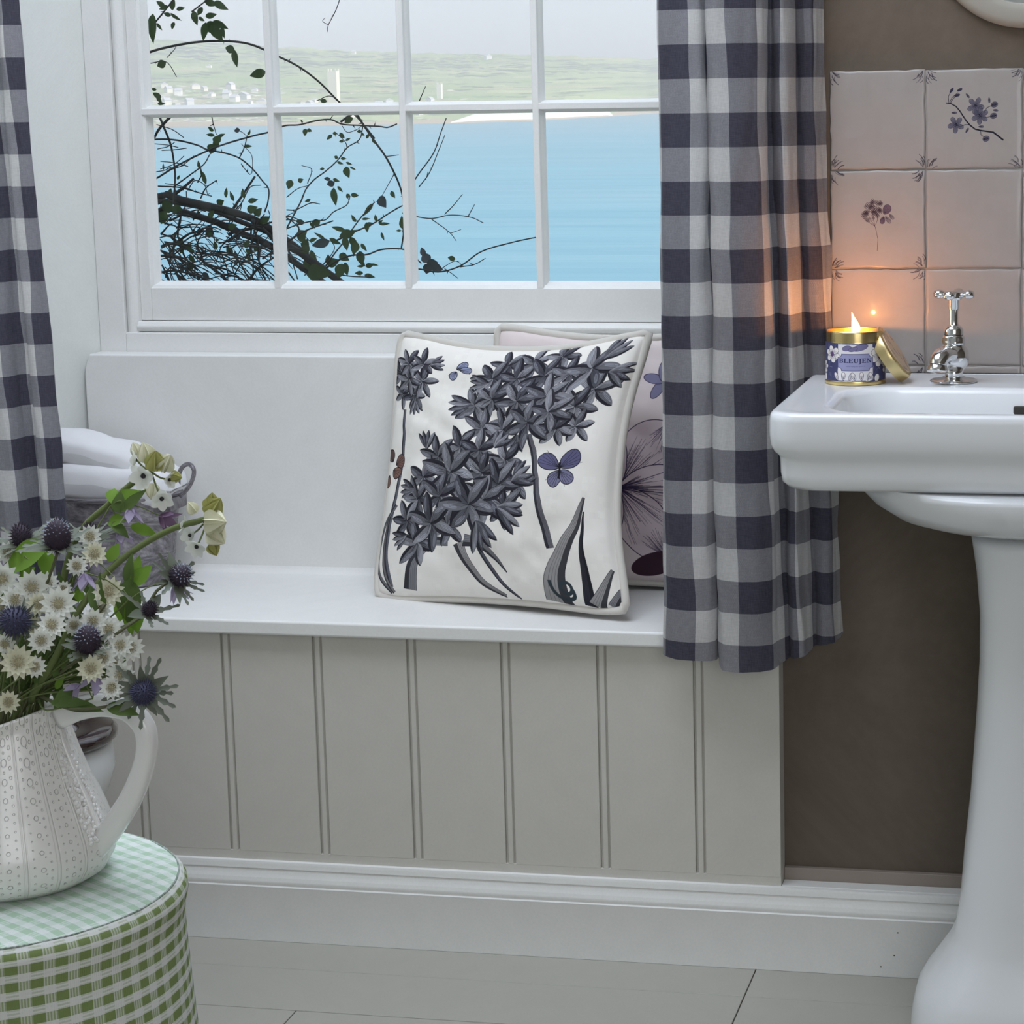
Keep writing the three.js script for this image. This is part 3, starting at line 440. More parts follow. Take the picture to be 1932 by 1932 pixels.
  // butterflies
  const wing = (x, y, a, L, Wd, c) => { g.save(); g.translate(x * U, y * U); g.rotate(a); g.beginPath(); g.moveTo(0, 0); g.bezierCurveTo(L * U * 0.2, -Wd * U, L * U, -Wd * U * 1.2, L * U, -Wd * U * 0.2); g.bezierCurveTo(L * U * 0.95, Wd * U * 0.8, L * U * 0.4, Wd * U, 0, 0); g.fillStyle = `rgb(${c})`; g.fill(); g.strokeStyle = `rgba(${INK},0.95)`; g.lineWidth = U * 0.28; g.stroke(); g.lineWidth = U * 0.12; for (let i = -2; i < 3; i++) { g.beginPath(); g.moveTo(0, 0); g.lineTo(L * U * 0.9, i * Wd * U * 0.35); g.stroke(); } g.restore(); };
  wing(80, 51, Math.PI + 0.5, 9.5, 4.2, '98,96,128'); wing(80, 51, -0.62, 9.5, 4.2, '98,96,128'); wing(80, 52, 2.1, 6.5, 3.2, '120,118,146'); wing(80, 52, 0.75, 6.5, 3.2, '120,118,146'); g.fillStyle = `rgb(${INK})`; g.fillRect(79.7 * U, 49 * U, 0.7 * U, 6 * U);
  wing(6, 51, -0.3, 5, 3.4, '120,92,84'); wing(5, 53, 0.6, 4.5, 3, '128,98,88'); wing(4, 50, -2.0, 5, 3, '110,86,80'); wing(3, 55, 2.0, 4.5, 2.5, '132,104,92');
  wing(30, 11, -0.5, 5, 2.2, '140,146,178'); wing(30, 12, 2.2, 4, 2, '150,156,186'); wing(31, 11, 0.1, 5.5, 1.8, '150,156,186');
  // ringed monogram on the broad leaf
  g.strokeStyle = 'rgb(56,66,72)'; g.lineWidth = U * 1.25; g.beginPath(); g.arc(79.2 * U, 93.6 * U, 2.0 * U, 0, 7); g.stroke(); g.beginPath(); g.moveTo(73.6 * U, 91.4 * U); g.quadraticCurveTo(74 * U, 98 * U, 79 * U, 97.6 * U); g.quadraticCurveTo(83 * U, 97 * U, 81.2 * U, 93.6 * U); g.stroke();
}, { wrap: false });
const linen = (map) => phys([1, 1, 1], 0.92, { map, bumpMap: weaveBump, bumpScale: 0.00025, sheen: 0.2, specularIntensity: 0.25, side: THREE.DoubleSide });
const pipingMat = std([0.69, 0.66, 0.61], 0.95, { bumpMap: weaveBump, bumpScale: 0.0003 });
function cushion(label, pos, [lean, turn, roll], size, print, seed) {
  const c = thing('cushion', label, 'cushion', pos), { front, back, line } = pillow(size[0], size[1], size[2], size[3], 44, seed);
  const local = new THREE.Matrix4().makeTranslation(0, size[1] / 2 * 0.985, 0);
  for (const g of [front, back]) g.applyMatrix4(local);
  part('front_cover', front, print, c); part('back_cover', back, pipingMat, c);
  part('piping', tube(line.map((p) => p.applyMatrix4(local)), 0.0072, { seg: 180, sides: 8, closed: true }), pipingMat, c, 'corded cream edge');
  c.rotation.set(lean, turn, roll, 'YXZ'); return c;
}
cushion('square cushion with slate drawing of agapanthus flowers and butterflies on white linen', [-0.985, SEAT + 0.004, -0.105], [-0.28, -0.29, 0.038], [0.488, 0.455, 0.12, [0.06, 0.19, 0.17, 0.06]], linen(cushionPrint), 4);
const cushionPrint2 = tex(1024, 1024, (g, W) => {
  const r = rng(31), U = W / 100; g.fillStyle = 'rgb(226,214,214)'; g.fillRect(0, 0, W, W); const INK = '52,42,70';
  const hatch = (x, y, a, n, L) => { g.strokeStyle = `rgba(${INK},0.7)`; for (let i = 0; i < n; i++) { g.lineWidth = U * (0.08 + 0.12 * r()); const b = a + (r() - 0.5) * 1.0, d = L * (0.4 + 0.6 * r()) * U; g.beginPath(); g.moveTo(x * U + (r() - 0.5) * U, y * U + (r() - 0.5) * U); g.quadraticCurveTo(x * U + d * 0.5 * Math.cos(b) + U * (r() - 0.5), y * U + d * 0.5 * Math.sin(b), x * U + d * Math.cos(b), y * U + d * Math.sin(b)); g.stroke(); } };
  const bigPetal = (x, y, a, L, Wd) => { g.save(); g.translate(x * U, y * U); g.rotate(a); g.beginPath(); g.moveTo(0, 0); g.bezierCurveTo(L * U * 0.2, -Wd * U, L * U * 0.9, -Wd * U, L * U, 0); g.bezierCurveTo(L * U * 0.9, Wd * U, L * U * 0.2, Wd * U, 0, 0); g.fillStyle = 'rgb(216,200,206)'; g.fill(); g.strokeStyle = `rgba(${INK},0.9)`; g.lineWidth = U * 0.35; g.stroke(); g.restore(); hatch(x, y, a, 46, L * 0.7); hatch(x + L * Math.cos(a), y + L * Math.sin(a), a + Math.PI, 30, L * 0.4); };
  for (const [x, y, a, L, Wd] of [[52, 62, -0.9, 34, 15], [52, 62, 0.1, 36, 15], [52, 62, 0.95, 34, 14], [52, 62, 2.2, 34, 15], [52, 62, 3.3, 34, 15], [52, 62, -2, 34, 14]]) bigPetal(x, y, a, L, Wd);
  hatch(52, 62, 0, 60, 14); hatch(52, 62, 3, 60, 14);
  for (const [x, y] of [[70, 18], [82, 22], [30, 20]]) for (let i = 0; i < 5; i++) { g.save(); g.translate(x * U, y * U); g.rotate(i * 1.256 + x); g.fillStyle = 'rgb(132,130,160)'; g.beginPath(); g.ellipse(4 * U, 0, 4.4 * U, 2 * U, 0, 0, 7); g.fill(); g.strokeStyle = `rgba(${INK},0.9)`; g.lineWidth = U * 0.25; g.stroke(); g.restore(); }
  for (const [x, y, a] of [[66, 92, -0.3], [40, 94, 0.4], [86, 86, -0.8]]) { g.fillStyle = 'rgb(70,50,62)'; g.beginPath(); g.ellipse(x * U, y * U, 10 * U, 4.5 * U, a, 0, 7); g.fill(); }
}, { wrap: false });
cushion('square cushion with large hatched flower print tucked behind the agapanthus cushion', [-0.828, SEAT + 0.004, -0.272], [-0.09, -0.02, 0.0], [0.43, 0.44, 0.07, [0.08, 0.08, 0.13, 0.06]], linen(cushionPrint2), 9);

// ---------------------------------------------------------------- washbasin and pedestal
const BASIN_Y = 0.924, BX = -0.13;
function roundRect(x0, x1, z0, z1, r, y, per = 10, side = 7) {   // anticlockwise seen from above, equal counts for every size
  const out = [], c = [[x1 - r, z1 - r, 0], [x0 + r, z1 - r, 1], [x0 + r, z0 + r, 2], [x1 - r, z0 + r, 3]];
  for (let q = 0; q < 4; q++) {
    const [cx, cz, k] = c[q], n = c[(q + 1) % 4], a0 = k * Math.PI / 2;
    for (let i = 0; i <= per; i++) { const a = a0 + i / per * Math.PI / 2; out.push(V(cx + r * Math.cos(a), y, cz + r * Math.sin(a))); }
    const last = out[out.length - 1], aN = (k + 1) * Math.PI / 2, nx = n[0] + r * Math.cos(aN), nz = n[1] + r * Math.sin(aN);
    for (let i = 1; i < side; i++) out.push(V(lerp(last.x, nx, i / side), y, lerp(last.z, nz, i / side)));
  }
  return out;
}
const flip = (g) => { const i = g.index.array; for (let k = 0; k < i.length; k += 3) { const t = i[k]; i[k] = i[k + 1]; i[k + 1] = t; } g.computeVertexNormals(); return g; };
{
  const b = thing('washbasin', 'white ceramic washbasin with stepped rim fixed under the tiles', 'washbasin', [BX, 0.82, 0.2]);
  const x0 = -0.465, x1 = 0.205, z0 = WALL_Z + 0.012, z1 = 0.4265, R = (i, y, r = 0.042) => roundRect(x0 + i, x1 - i, z0 + Math.min(i, 0.003), z1 - i, r, y);
  const bowl = (i, y, r) => roundRect(-0.392 + i, 0.132 - i, 0.135 + i, 0.388 - i * 0.8, r, y);
  const under = (h, y) => { const hz = Math.min(0.19, h * 0.9), m = roundRect(BX - h, BX + h, 0.235 - hz, 0.235 + hz, Math.min(h, hz) * 0.98, y); return m; };
  const skin = [under(0.083, 0.742), under(0.105, 0.7475), under(0.15, 0.7555), under(0.184, 0.7655), under(0.213, 0.784), under(0.235, 0.806), under(0.245, 0.8175), R(0.075, 0.818), R(0.04, 0.8185, 0.04), R(0.022, 0.8205, 0.042), R(0.0145, 0.828, 0.044), R(0.0125, 0.84, 0.044), R(0.012, 0.858, 0.044), R(0.0105, 0.8635, 0.044), R(0.005, 0.8695, 0.044), R(0.0012, 0.8785, 0.044), R(0.0, 0.892, 0.044), R(0.0, 0.912, 0.044), R(0.0012, 0.919, 0.044), R(0.0045, 0.923, 0.042), R(0.009, 0.924, 0.04), R(0.02, 0.9238, 0.036), R(0.026, 0.9225, 0.034), R(0.032, 0.9222, 0.03),
    bowl(-0.012, 0.9222, 0.075), bowl(-0.004, 0.9208, 0.075), bowl(0.003, 0.914, 0.075), bowl(0.008, 0.895, 0.075), bowl(0.02, 0.86, 0.078), bowl(0.045, 0.825, 0.08), bowl(0.09, 0.805, 0.07), bowl(0.115, 0.8, 0.02)];
  const g = flip(loft(skin, { capEnd: true, capStart: true })); g.translate(-BX, -0.82, -0.2); part('bowl', g, M.porcelain, b);
  const slot = new RoundedBoxGeometry(0.062, 0.012, 0.006, 4, 0.0029); slot.translate(0, 0.893 - 0.82, 0.1445 - 0.2); part('overflow_slot', slot, M.darkGap, b, 'dark overflow slot');
  part('waste', new THREE.CylinderGeometry(0.02, 0.02, 0.004, 24).translate(0, -0.0165, 0.265 - 0.2), M.chrome, b);
}
{
  const p = thing('basin_pedestal', 'white ceramic pedestal with flared foot under the washbasin', 'pedestal', [BX, 0, 0.2]);
  const rows = [[0, 0.166], [0.012, 0.1665], [0.028, 0.1655], [0.05, 0.1635], [0.075, 0.158], [0.095, 0.147], [0.117, 0.131], [0.14, 0.115], [0.165, 0.104], [0.213, 0.0965], [0.291, 0.0905], [0.368, 0.0825], [0.482, 0.075], [0.557, 0.0712], [0.624, 0.0712], [0.683, 0.076], [0.72, 0.0815], [0.7425, 0.085]];
  const ring = rows.map(([y, h]) => { const n = 56, o = []; for (let i = 0; i < n; i++) { const a = i / n * 2 * Math.PI, c = Math.cos(a), s = Math.sin(a), e = 0.72, zf = s > 0 ? 0.055 + h * 0.62 : 0.12; o.push(V(h * Math.sign(c) * Math.pow(Math.abs(c), e), y, zf * Math.sign(s) * Math.pow(Math.abs(s), e))); } return o; });
  part('column', flip(loft(ring, { capStart: true, capEnd: true })), M.porcelain, p);
}
{ // pillar tap
  const t = thing('tap', 'chrome pillar tap with crosshead handle on the washbasin', 'tap', [-0.25, BASIN_Y - 0.0015, 0.068]); t.scale.set(1.28, 1, 1.28);
  part('flange', lathe([[0, 0], [0.0262, 0], [0.0265, 0.0022], [0.024, 0.0042], [0.016, 0.0056], [0.0115, 0.0075], [0, 0.0075]], 40), M.chrome, t);
  part('body', lathe([[0.0105, 0.006], [0.0098, 0.012], [0.0115, 0.018], [0.0155, 0.024], [0.0172, 0.033], [0.0165, 0.043], [0.014, 0.05], [0.0118, 0.053], [0.0128, 0.055], [0.0128, 0.0585], [0.0118, 0.06], [0.0118, 0.066], [0.0102, 0.068], [0, 0.068]], 36), M.chrome, t);
  part('nut', new THREE.CylinderGeometry(0.0138, 0.0138, 0.0075, 6).translate(0, 0.0605, 0), M.chrome, t);
  part('bonnet', lathe([[0.0108, 0.068], [0.0108, 0.075], [0.0098, 0.0775], [0.0082, 0.08], [0.0062, 0.0815], [0, 0.0815]], 32), M.chrome, t);
  part('spindle', lathe([[0.0058, 0.081], [0.005, 0.084], [0.005, 0.103], [0.0062, 0.105], [0.0062, 0.1175], [0.0075, 0.119], [0.0075, 0.127], [0, 0.1285]], 24), M.chrome, t);
  const h = [], arm = lathe([[0.004, 0], [0.0038, 0.010], [0.0062, 0.0145], [0.0068, 0.0185], [0.0048, 0.0225], [0, 0.0235]], 20);
  for (let i = 0; i < 4; i++) { const a = i * Math.PI / 2 + 0.22; h.push(placed(arm, V(0, 0.1232, 0), aim(V(Math.cos(a), 0.1, Math.sin(a))))); }
  h.push(lathe([[0.0085, 0.1175], [0.0095, 0.120], [0.0095, 0.127], [0.007, 0.1295], [0, 0.13]], 24)); part('crosshead', mergeGeometries(h), M.chrome, t);
  const dir = V(-0.42, 0, 0.9).normalize(), P = (d, y) => V(dir.x * d, y, dir.z * d);
  part('spout', tube([P(0.004, 0.036), P(0.012, 0.041), P(0.022, 0.042), P(0.031, 0.037), P(0.035, 0.028)], (s) => lerp(0.0125, 0.0098, s), { seg: 24, sides: 20 }), M.chrome, t);
  part('nozzle', placed(lathe([[0, 0], [0.0108, 0], [0.0112, 0.003], [0.0108, 0.009], [0.0098, 0.010], [0, 0.010]], 28), P(0.0375, 0.0185), aim(V(-dir.x * 0.35, 1, -dir.z * 0.35))), M.chrome, t);
}
{ // candle tin
  const base = V(-0.389, BASIN_Y - 0.0018, 0.083);
  const c = thing('candle_tin', 'gold rimmed candle tin with blue floral label burning on the basin', 'candle', base); c.scale.setScalar(1.05);
  const label = tex(1536, 384, (g, w, h) => {
    const r = rng(41); g.fillStyle = 'rgb(64,66,104)'; g.fillRect(0, 0, w, h);
    for (let i = 0; i < 260; i++) { g.strokeStyle = ['rgba(40,42,80,0.8)', 'rgba(120,122,160,0.7)', 'rgba(206,202,208,0.55)'][Math.floor(r() * 3)]; g.lineWidth = 2 + 5 * r(); const x = r() * w, y = r() * h; g.beginPath(); g.moveTo(x, y); g.quadraticCurveTo(x + 30 * (r() - 0.5), y - 40 * r(), x + 70 * (r() - 0.5), y - 80 * r()); g.stroke(); }
    const petal = (x, y, a, L, W) => { g.save(); g.translate(x, y); g.rotate(a); g.beginPath(); g.moveTo(0, 0); g.bezierCurveTo(L * 0.25, -W, L, -W, L, 0); g.bezierCurveTo(L, W, L * 0.25, W, 0, 0); g.fillStyle = 'rgb(232,226,222)'; g.fill(); g.strokeStyle = 'rgb(58,54,92)'; g.lineWidth = 3.5; g.stroke(); for (let i = -2; i < 3; i++) { g.lineWidth = 1.5; g.beginPath(); g.moveTo(L * 0.1, 0); g.lineTo(L * 0.62, i * W * 0.3); g.stroke(); } g.restore(); };
    const flower = (x, y, R, n = 6, a = 0) => { for (let i = 0; i < n; i++) petal(x, y, a + i * 6.283 / n, R, R * 0.42); g.fillStyle = 'rgb(96,70,112)'; g.beginPath(); g.ellipse(x, y, R * 0.24, R * 0.3, 0, 0, 7); g.fill(); };
    for (let i = 0; i < 9; i++) { const x = (i + 0.5) * w / 9; flower(x + 40 * (r() - 0.5), (i % 2 ? 0.3 : 0.66) * h, 62 + 20 * r(), 6, r()); }
    for (let i = 0; i < 6; i++) { const x = r() * w; g.fillStyle = 'rgb(230,226,222)'; g.beginPath(); g.ellipse(x, h * 0.92, 26, 40, 0.2, 0, 7); g.fill(); g.strokeStyle = 'rgb(58,54,92)'; g.lineWidth = 3; g.stroke(); }
    const X = w * 0.5; g.fillStyle = 'rgb(226,222,224)'; g.fillRect(X - 150, 10, 300, h - 20);
    flower(X - 215, h * 0.30, 88, 6, 0.3); flower(X + 235, h * 0.36, 110, 7, 0.1); g.fillStyle = 'rgb(118,112,150)'; for (const [a, b, q, s] of [[-70, 50, 40, 26], [40, 44, 70, 30], [-20, 60, 40, 20]]) { g.beginPath(); g.ellipse(X + a, b, q, s, -0.3, 0, 7); g.fill(); g.strokeStyle = 'rgb(50,48,88)'; g.lineWidth = 3; g.stroke(); }
    for (let i = 0; i < 7; i++) petal(X - 150 + i * 50, h - 10, -1.57 + (i % 3 - 1) * 0.35, 84, 22); 
    g.fillStyle = 'rgb(150,150,188)'; g.strokeStyle = 'rgb(70,70,116)'; g.lineWidth = 5; g.beginPath(); const bx = X - 150, by = 108, bw = 300, bh = 168, k = 34; g.moveTo(bx + k, by); g.lineTo(bx + bw - k, by); g.quadraticCurveTo(bx + bw - k, by + k, bx + bw, by + k); g.lineTo(bx + bw, by + bh - k); g.quadraticCurveTo(bx + bw - k, by + bh - k, bx + bw - k, by + bh); g.lineTo(bx + k, by + bh); g.quadraticCurveTo(bx + k, by + bh - k, bx, by + bh - k); g.lineTo(bx, by + k); g.quadraticCurveTo(bx + k, by + k, bx + k, by); g.closePath(); g.fill(); g.stroke();
    g.fillStyle = 'rgb(28,28,74)'; g.textAlign = 'center'; g.font = 'bold 62px serif'; g.fillText('BLEUJEN', X, by + 88); g.fillStyle = 'rgb(84,82,130)'; for (let i = 0; i < 30; i++) g.fillRect(X - 76 + i * 5.1, by + 116 + 5 * r(), 2.4, 5 + 6 * r());
  }, { wrap: false });
  part('base_band', lathe([[0, 0], [0.0405, 0], [0.0418, 0.0012], [0.0418, 0.0055], [0.0408, 0.0064]], 64), M.brass, c);
  const body = new THREE.CylinderGeometry(0.0402, 0.0412, 0.0515, 72, 1, true, 0, Math.PI * 2); body.translate(0, 0.0318, 0); body.rotateY(Math.PI + 0.12); part('label', body, phys([1, 1, 1], 0.4, { map: label }), c, 'blue and white floral paper label');
  const inner = lathe([[0.0402, 0.0572], [0.0398, 0.0585], [0.0398, 0.0705], [0.0392, 0.0722], [0.0382, 0.0722], [0.0378, 0.0712], [0.0378, 0.02]], 64); part('rim_band', inner, new THREE.MeshStandardMaterial({ color: new THREE.Color(0.72, 0.56, 0.26), roughness: 0.22, metalness: 1, side: THREE.DoubleSide }), c, 'polished gold band');
  part('wax', lathe([[0, 0.0595], [0.02, 0.0592], [0.034, 0.0598], [0.0377, 0.061], [0.0377, 0.05], [0, 0.05]], 48), phys([0.86, 0.76, 0.58], 0.35, { transmission: 0.25, thickness: 0 }), c);
  part('wick', tube([V(0, 0.059, 0), V(0.0003, 0.065, 0), V(-0.0006, 0.0685, 0)], 0.0009, { sides: 6 }), std([0.03, 0.025, 0.02], 0.9), c);
  const prof = [[0, 0.0655], [0.0022, 0.0665], [0.0042, 0.0695], [0.0046, 0.0735], [0.0038, 0.0785], [0.0024, 0.084], [0.0011, 0.089], [0.0003, 0.0935], [0, 0.0945]];
  const fg = lathe(prof, 18), fp = fg.attributes.position; for (let i = 0; i < fp.count; i++) { const t = (fp.getY(i) - 0.0655) / 0.029; fp.setX(i, fp.getX(i) * 1.35 - 0.0035 * t * t + 0.0012 * Math.sin(t * 5)); fp.setZ(i, fp.getZ(i) * 1.35); fp.setY(i, 0.0655 + t * 0.031); } fg.computeVertexNormals();
  part('flame', fg, new THREE.MeshStandardMaterial({ color: 0x000000, emissive: new THREE.Color(1.0, 0.62, 0.22), emissiveIntensity: 7, roughness: 1 }), c, 'small yellow candle flame');
  const glow = new THREE.PointLight(new THREE.Color(1.0, 0.36, 0.09), 0.054, 0, 2); glow.position.set(base.x - 0.0008, base.y + 0.0803, base.z); glow.castShadow = true; glow.shadow.radius = 0.12; scene.add(glow);
}
{ // lid leaning on the tin
  const p0 = V(-0.3395, BASIN_Y + 0.0385, 0.075);
  const l = thing('tin_lid', 'gold tin lid with embossed flowers leaning against the candle tin', 'lid', p0);
  const q = aim(V(0.83, 0.55, 0.02));
  part('lid_shell', lathe([[0, 0.0085], [0.0375, 0.0085], [0.0405, 0.0078], [0.0418, 0.006], [0.0422, 0.002], [0.0422, -0.0085], [0.0412, -0.0085], [0.0408, 0.0052], [0, 0.0062]], 64).applyQuaternion(q), new THREE.MeshStandardMaterial({ color: new THREE.Color(0.66, 0.53, 0.27), roughness: 0.36, metalness: 1, side: THREE.DoubleSide }), l);
  const disc = tex(512, 512, (g, w) => { const r = rng(51); g.fillStyle = 'rgb(196,176,150)'; g.fillRect(0, 0, w, w); for (let i = 0; i < 30; i++) { const x = r() * w, y = r() * w; for (let k = 0; k < 6; k++) { g.strokeStyle = 'rgba(110,86,92,0.7)'; g.lineWidth = 3; g.beginPath(); g.ellipse(x + 18 * Math.cos(k * 1.05), y + 18 * Math.sin(k * 1.05), 18, 9, k * 1.05, 0, 7); g.stroke(); } } });
  part('embossed_disc', new THREE.CylinderGeometry(0.0355, 0.0362, 0.0012, 48).translate(0, 0.0089, 0).applyQuaternion(q), std([1, 1, 1], 0.45, { map: disc, metalness: 0.4 }), l, 'printed top of the lid');
}
{ // round mirror
  const c = V(-0.155, 1.562, WALL_Z + 0.002);
  const m = thing('mirror', 'round wall mirror in a plain off-white frame above the tiles', 'mirror', c);
  const ring = [[0.1075, 0], [0.142, 0], [0.1425, 0.008], [0.139, 0.0145], [0.132, 0.0175], [0.118, 0.0175], [0.1095, 0.0145], [0.1075, 0.009], [0.1075, 0]];
  part('frame', lathe(ring.map(([r, y]) => [r, y]), 96).rotateX(Math.PI / 2), std([0.36, 0.335, 0.29], 0.75), m); 
  part('mirror_glass', new THREE.CylinderGeometry(0.1095, 0.1095, 0.005, 72).rotateX(Math.PI / 2).translate(0, 0, 0.0045), std([0.86, 0.86, 0.87], 0.02, { metalness: 1 }), m);
}

// ---------------------------------------------------------------- galvanised tub with a towel
{
  const tb = thing('metal_tub', 'small oval galvanised metal tub with loop handles on the window seat', 'tub', [-1.69, SEAT, -0.232]);
  const metal = std([0.72, 0.70, 0.70], 0.55, { metalness: 0.4, map: dataTex(512, 512, (u, v) => { const n = 150 + 34 * tile2(u, v, 2.2) + 26 * tile2(u, v, 6) + 18 * tile2(u, v, 18); return [n, n - 3, n + 3]; }, { repeat: [1, 1] }), ...both });
  const ring = (y, k, d = 0) => { const n = 64; return [...Array(n)].map((_, i) => { const a = -i / n * 2 * Math.PI; return V((0.113 * k + d) * Math.cos(a), y, (0.086 * k + d) * Math.sin(a)); }); };
  part('wall', loft([ring(0.0005, 0.02), ring(0.0005, 0.80), ring(0.004, 0.825), ring(0.045, 0.865), ring(0.05, 0.88), ring(0.055, 0.872), ring(0.105, 0.93), ring(0.11, 0.945), ring(0.115, 0.938), ring(0.152, 0.99)], { capStart: true }), metal, tb);
  const rim = ring(0.1535, 1.0); part('rolled_rim', tube(rim, 0.0038, { seg: 120, sides: 10, closed: true }), metal, tb);
  for (const s of [1, -1]) { const h = part('loop_handle', tube([V(s * 0.108, 0.15, -0.012), V(s * 0.109, 0.164, -0.012), V(s * 0.113, 0.186, -0.01), V(s * 0.124, 0.2, -0.006), V(s * 0.138, 0.203, 0), V(s * 0.146, 0.194, 0.004), V(s * 0.143, 0.178, 0.006), V(s * 0.131, 0.16, 0.006), V(s * 0.119, 0.15, 0.004)], 0.0038, { seg: 40, sides: 10 }), metal, tb); part('handle_clip', box(s * 0.112 - 0.004, s * 0.112 + 0.004, 0.128, 0.15, -0.03, 0.036, 0.002), metal, tb); }
}
{
  const tw = thing('towel', 'folded white cotton towel heaped in the metal tub', 'towel', [-1.69, SEAT + 0.1, -0.235]);
  const terry = std([0.88, 0.88, 0.90], 1.0, { bumpMap: dataTex(256, 256, (u, v) => { const n = 128 + 70 * tile2(u, v, 22) + 40 * tile2(u, v, 9); return [n, n, n]; }, { srgb: false, repeat: [8, 8] }), bumpScale: 0.0007 });
  // a folded pad: flattened roll with rounded turn at one end
  const pad = (len, wid, thick, bend) => { const n = 30, rings = []; for (let j = 0; j <= 26; j++) { const t = j / 26, e = Math.pow(Math.max(0.0001, 1 - Math.pow(Math.abs(2 * t - 1), 5)), 0.5), o = []; for (let i = 0; i < n; i++) { const a = i / n * 2 * Math.PI, c = Math.cos(a), s = Math.sin(a); o.push(V((t - 0.5) * len, bend(t) + thick / 2 * e * Math.sign(s) * Math.pow(Math.abs(s), 0.6) + 0.003 * noise3(t * 4, a, len * 9), wid / 2 * (0.6 + 0.4 * e) * Math.sign(c) * Math.pow(Math.abs(c), 0.6))); } rings.push(o); } return loft(rings, { capStart: true, capEnd: true }); };
  const lay = (g, p, ry, rz) => g.applyMatrix4(new THREE.Matrix4().compose(V(...p), new THREE.Quaternion().setFromEuler(new THREE.Euler(0, ry, rz, 'YXZ')), V(1, 1, 1)));
  part('fold', lay(pad(0.23, 0.14, 0.075, (t) => -0.012 * t * t), [0.0, 0.078, 0.004], 0.06, -0.03), terry, tw);
  part('fold', lay(pad(0.21, 0.125, 0.05, (t) => -0.022 * t * t), [-0.028, 0.128, 0.0], 0.1, -0.13), terry, tw);
  part('fold', lay(pad(0.16, 0.14, 0.09, (t) => 0), [-0.01, 0.03, 0], 0, 0), terry, tw);
}

// ---------------------------------------------------------------- toilet behind the stool
{
  const t = thing('toilet', 'white ceramic toilet with dark polished wooden seat behind the flower jug', 'toilet', [-1.72, 0, 0.3]);
  const oval = (y, x0, x1, w, sh = 0) => { const n = 56; return [...Array(n)].map((_, i) => { const a = -i / n * 2 * Math.PI, c = Math.cos(a), s = Math.sin(a), cx = x0 + w * 0.95; const px = c > 0 ? cx + (x1 - cx) * c : cx + (cx - x0) * c; return V(px + 1.72, y, w * s); }); };
  part('bowl', loft([oval(0, -1.98, -1.62, 0.1), oval(0.02, -1.98, -1.62, 0.1), oval(0.1, -1.96, -1.64, 0.09), oval(0.2, -1.96, -1.585, 0.12), oval(0.28, -1.95, -1.52, 0.155), oval(0.33, -1.95, -1.478, 0.175), oval(0.365, -1.95, -1.466, 0.18), oval(0.398, -1.95, -1.47, 0.178), oval(0.402, -1.95, -1.478, 0.172), oval(0.402, -1.9, -1.52, 0.12), oval(0.36, -1.9, -1.54, 0.11), oval(0.25, -1.85, -1.6, 0.07)], { capStart: true, capEnd: true }), M.porcelain, t);
  const wood = phys([0.022, 0.008, 0.007], 0.14, { clearcoat: 1, clearcoatRoughness: 0.03 });
  part('seat', loft([oval(0.406, -1.93, -1.49, 0.165), oval(0.405, -1.94, -1.468, 0.178), oval(0.411, -1.945, -1.4605, 0.184), oval(0.419, -1.945, -1.461, 0.184), oval(0.4245, -1.94, -1.468, 0.178), oval(0.4255, -1.92, -1.485, 0.163), oval(0.424, -1.88, -1.515, 0.135), oval(0.417, -1.875, -1.522, 0.128), oval(0.408, -1.875, -1.522, 0.128), oval(0.406, -1.93, -1.49, 0.165)]), wood, t, 'dark polished wooden seat ring');
  const lid = [oval(-0.008, -1.93, -1.478, 0.172), oval(-0.003, -1.935, -1.468, 0.18), oval(0.004, -1.935, -1.468, 0.18), oval(0.009, -1.93, -1.478, 0.172)], lg = loft(lid, { capStart: true, capEnd: true });
  lg.translate(-(-1.94 + 1.72), 0, 0).rotateZ(1.68).translate(-1.945 + 1.72, 0.43, 0); part('lid', lg, wood, t, 'raised dark wooden lid');
  part('cistern', box(-0.47, -0.29, 0.42, 0.8, -0.2, 0.2, 0.02), M.porcelain, t);
  part('hinge', box(-0.245, -0.215, 0.403, 0.432, -0.08, 0.08, 0.004), M.chrome, t);
}

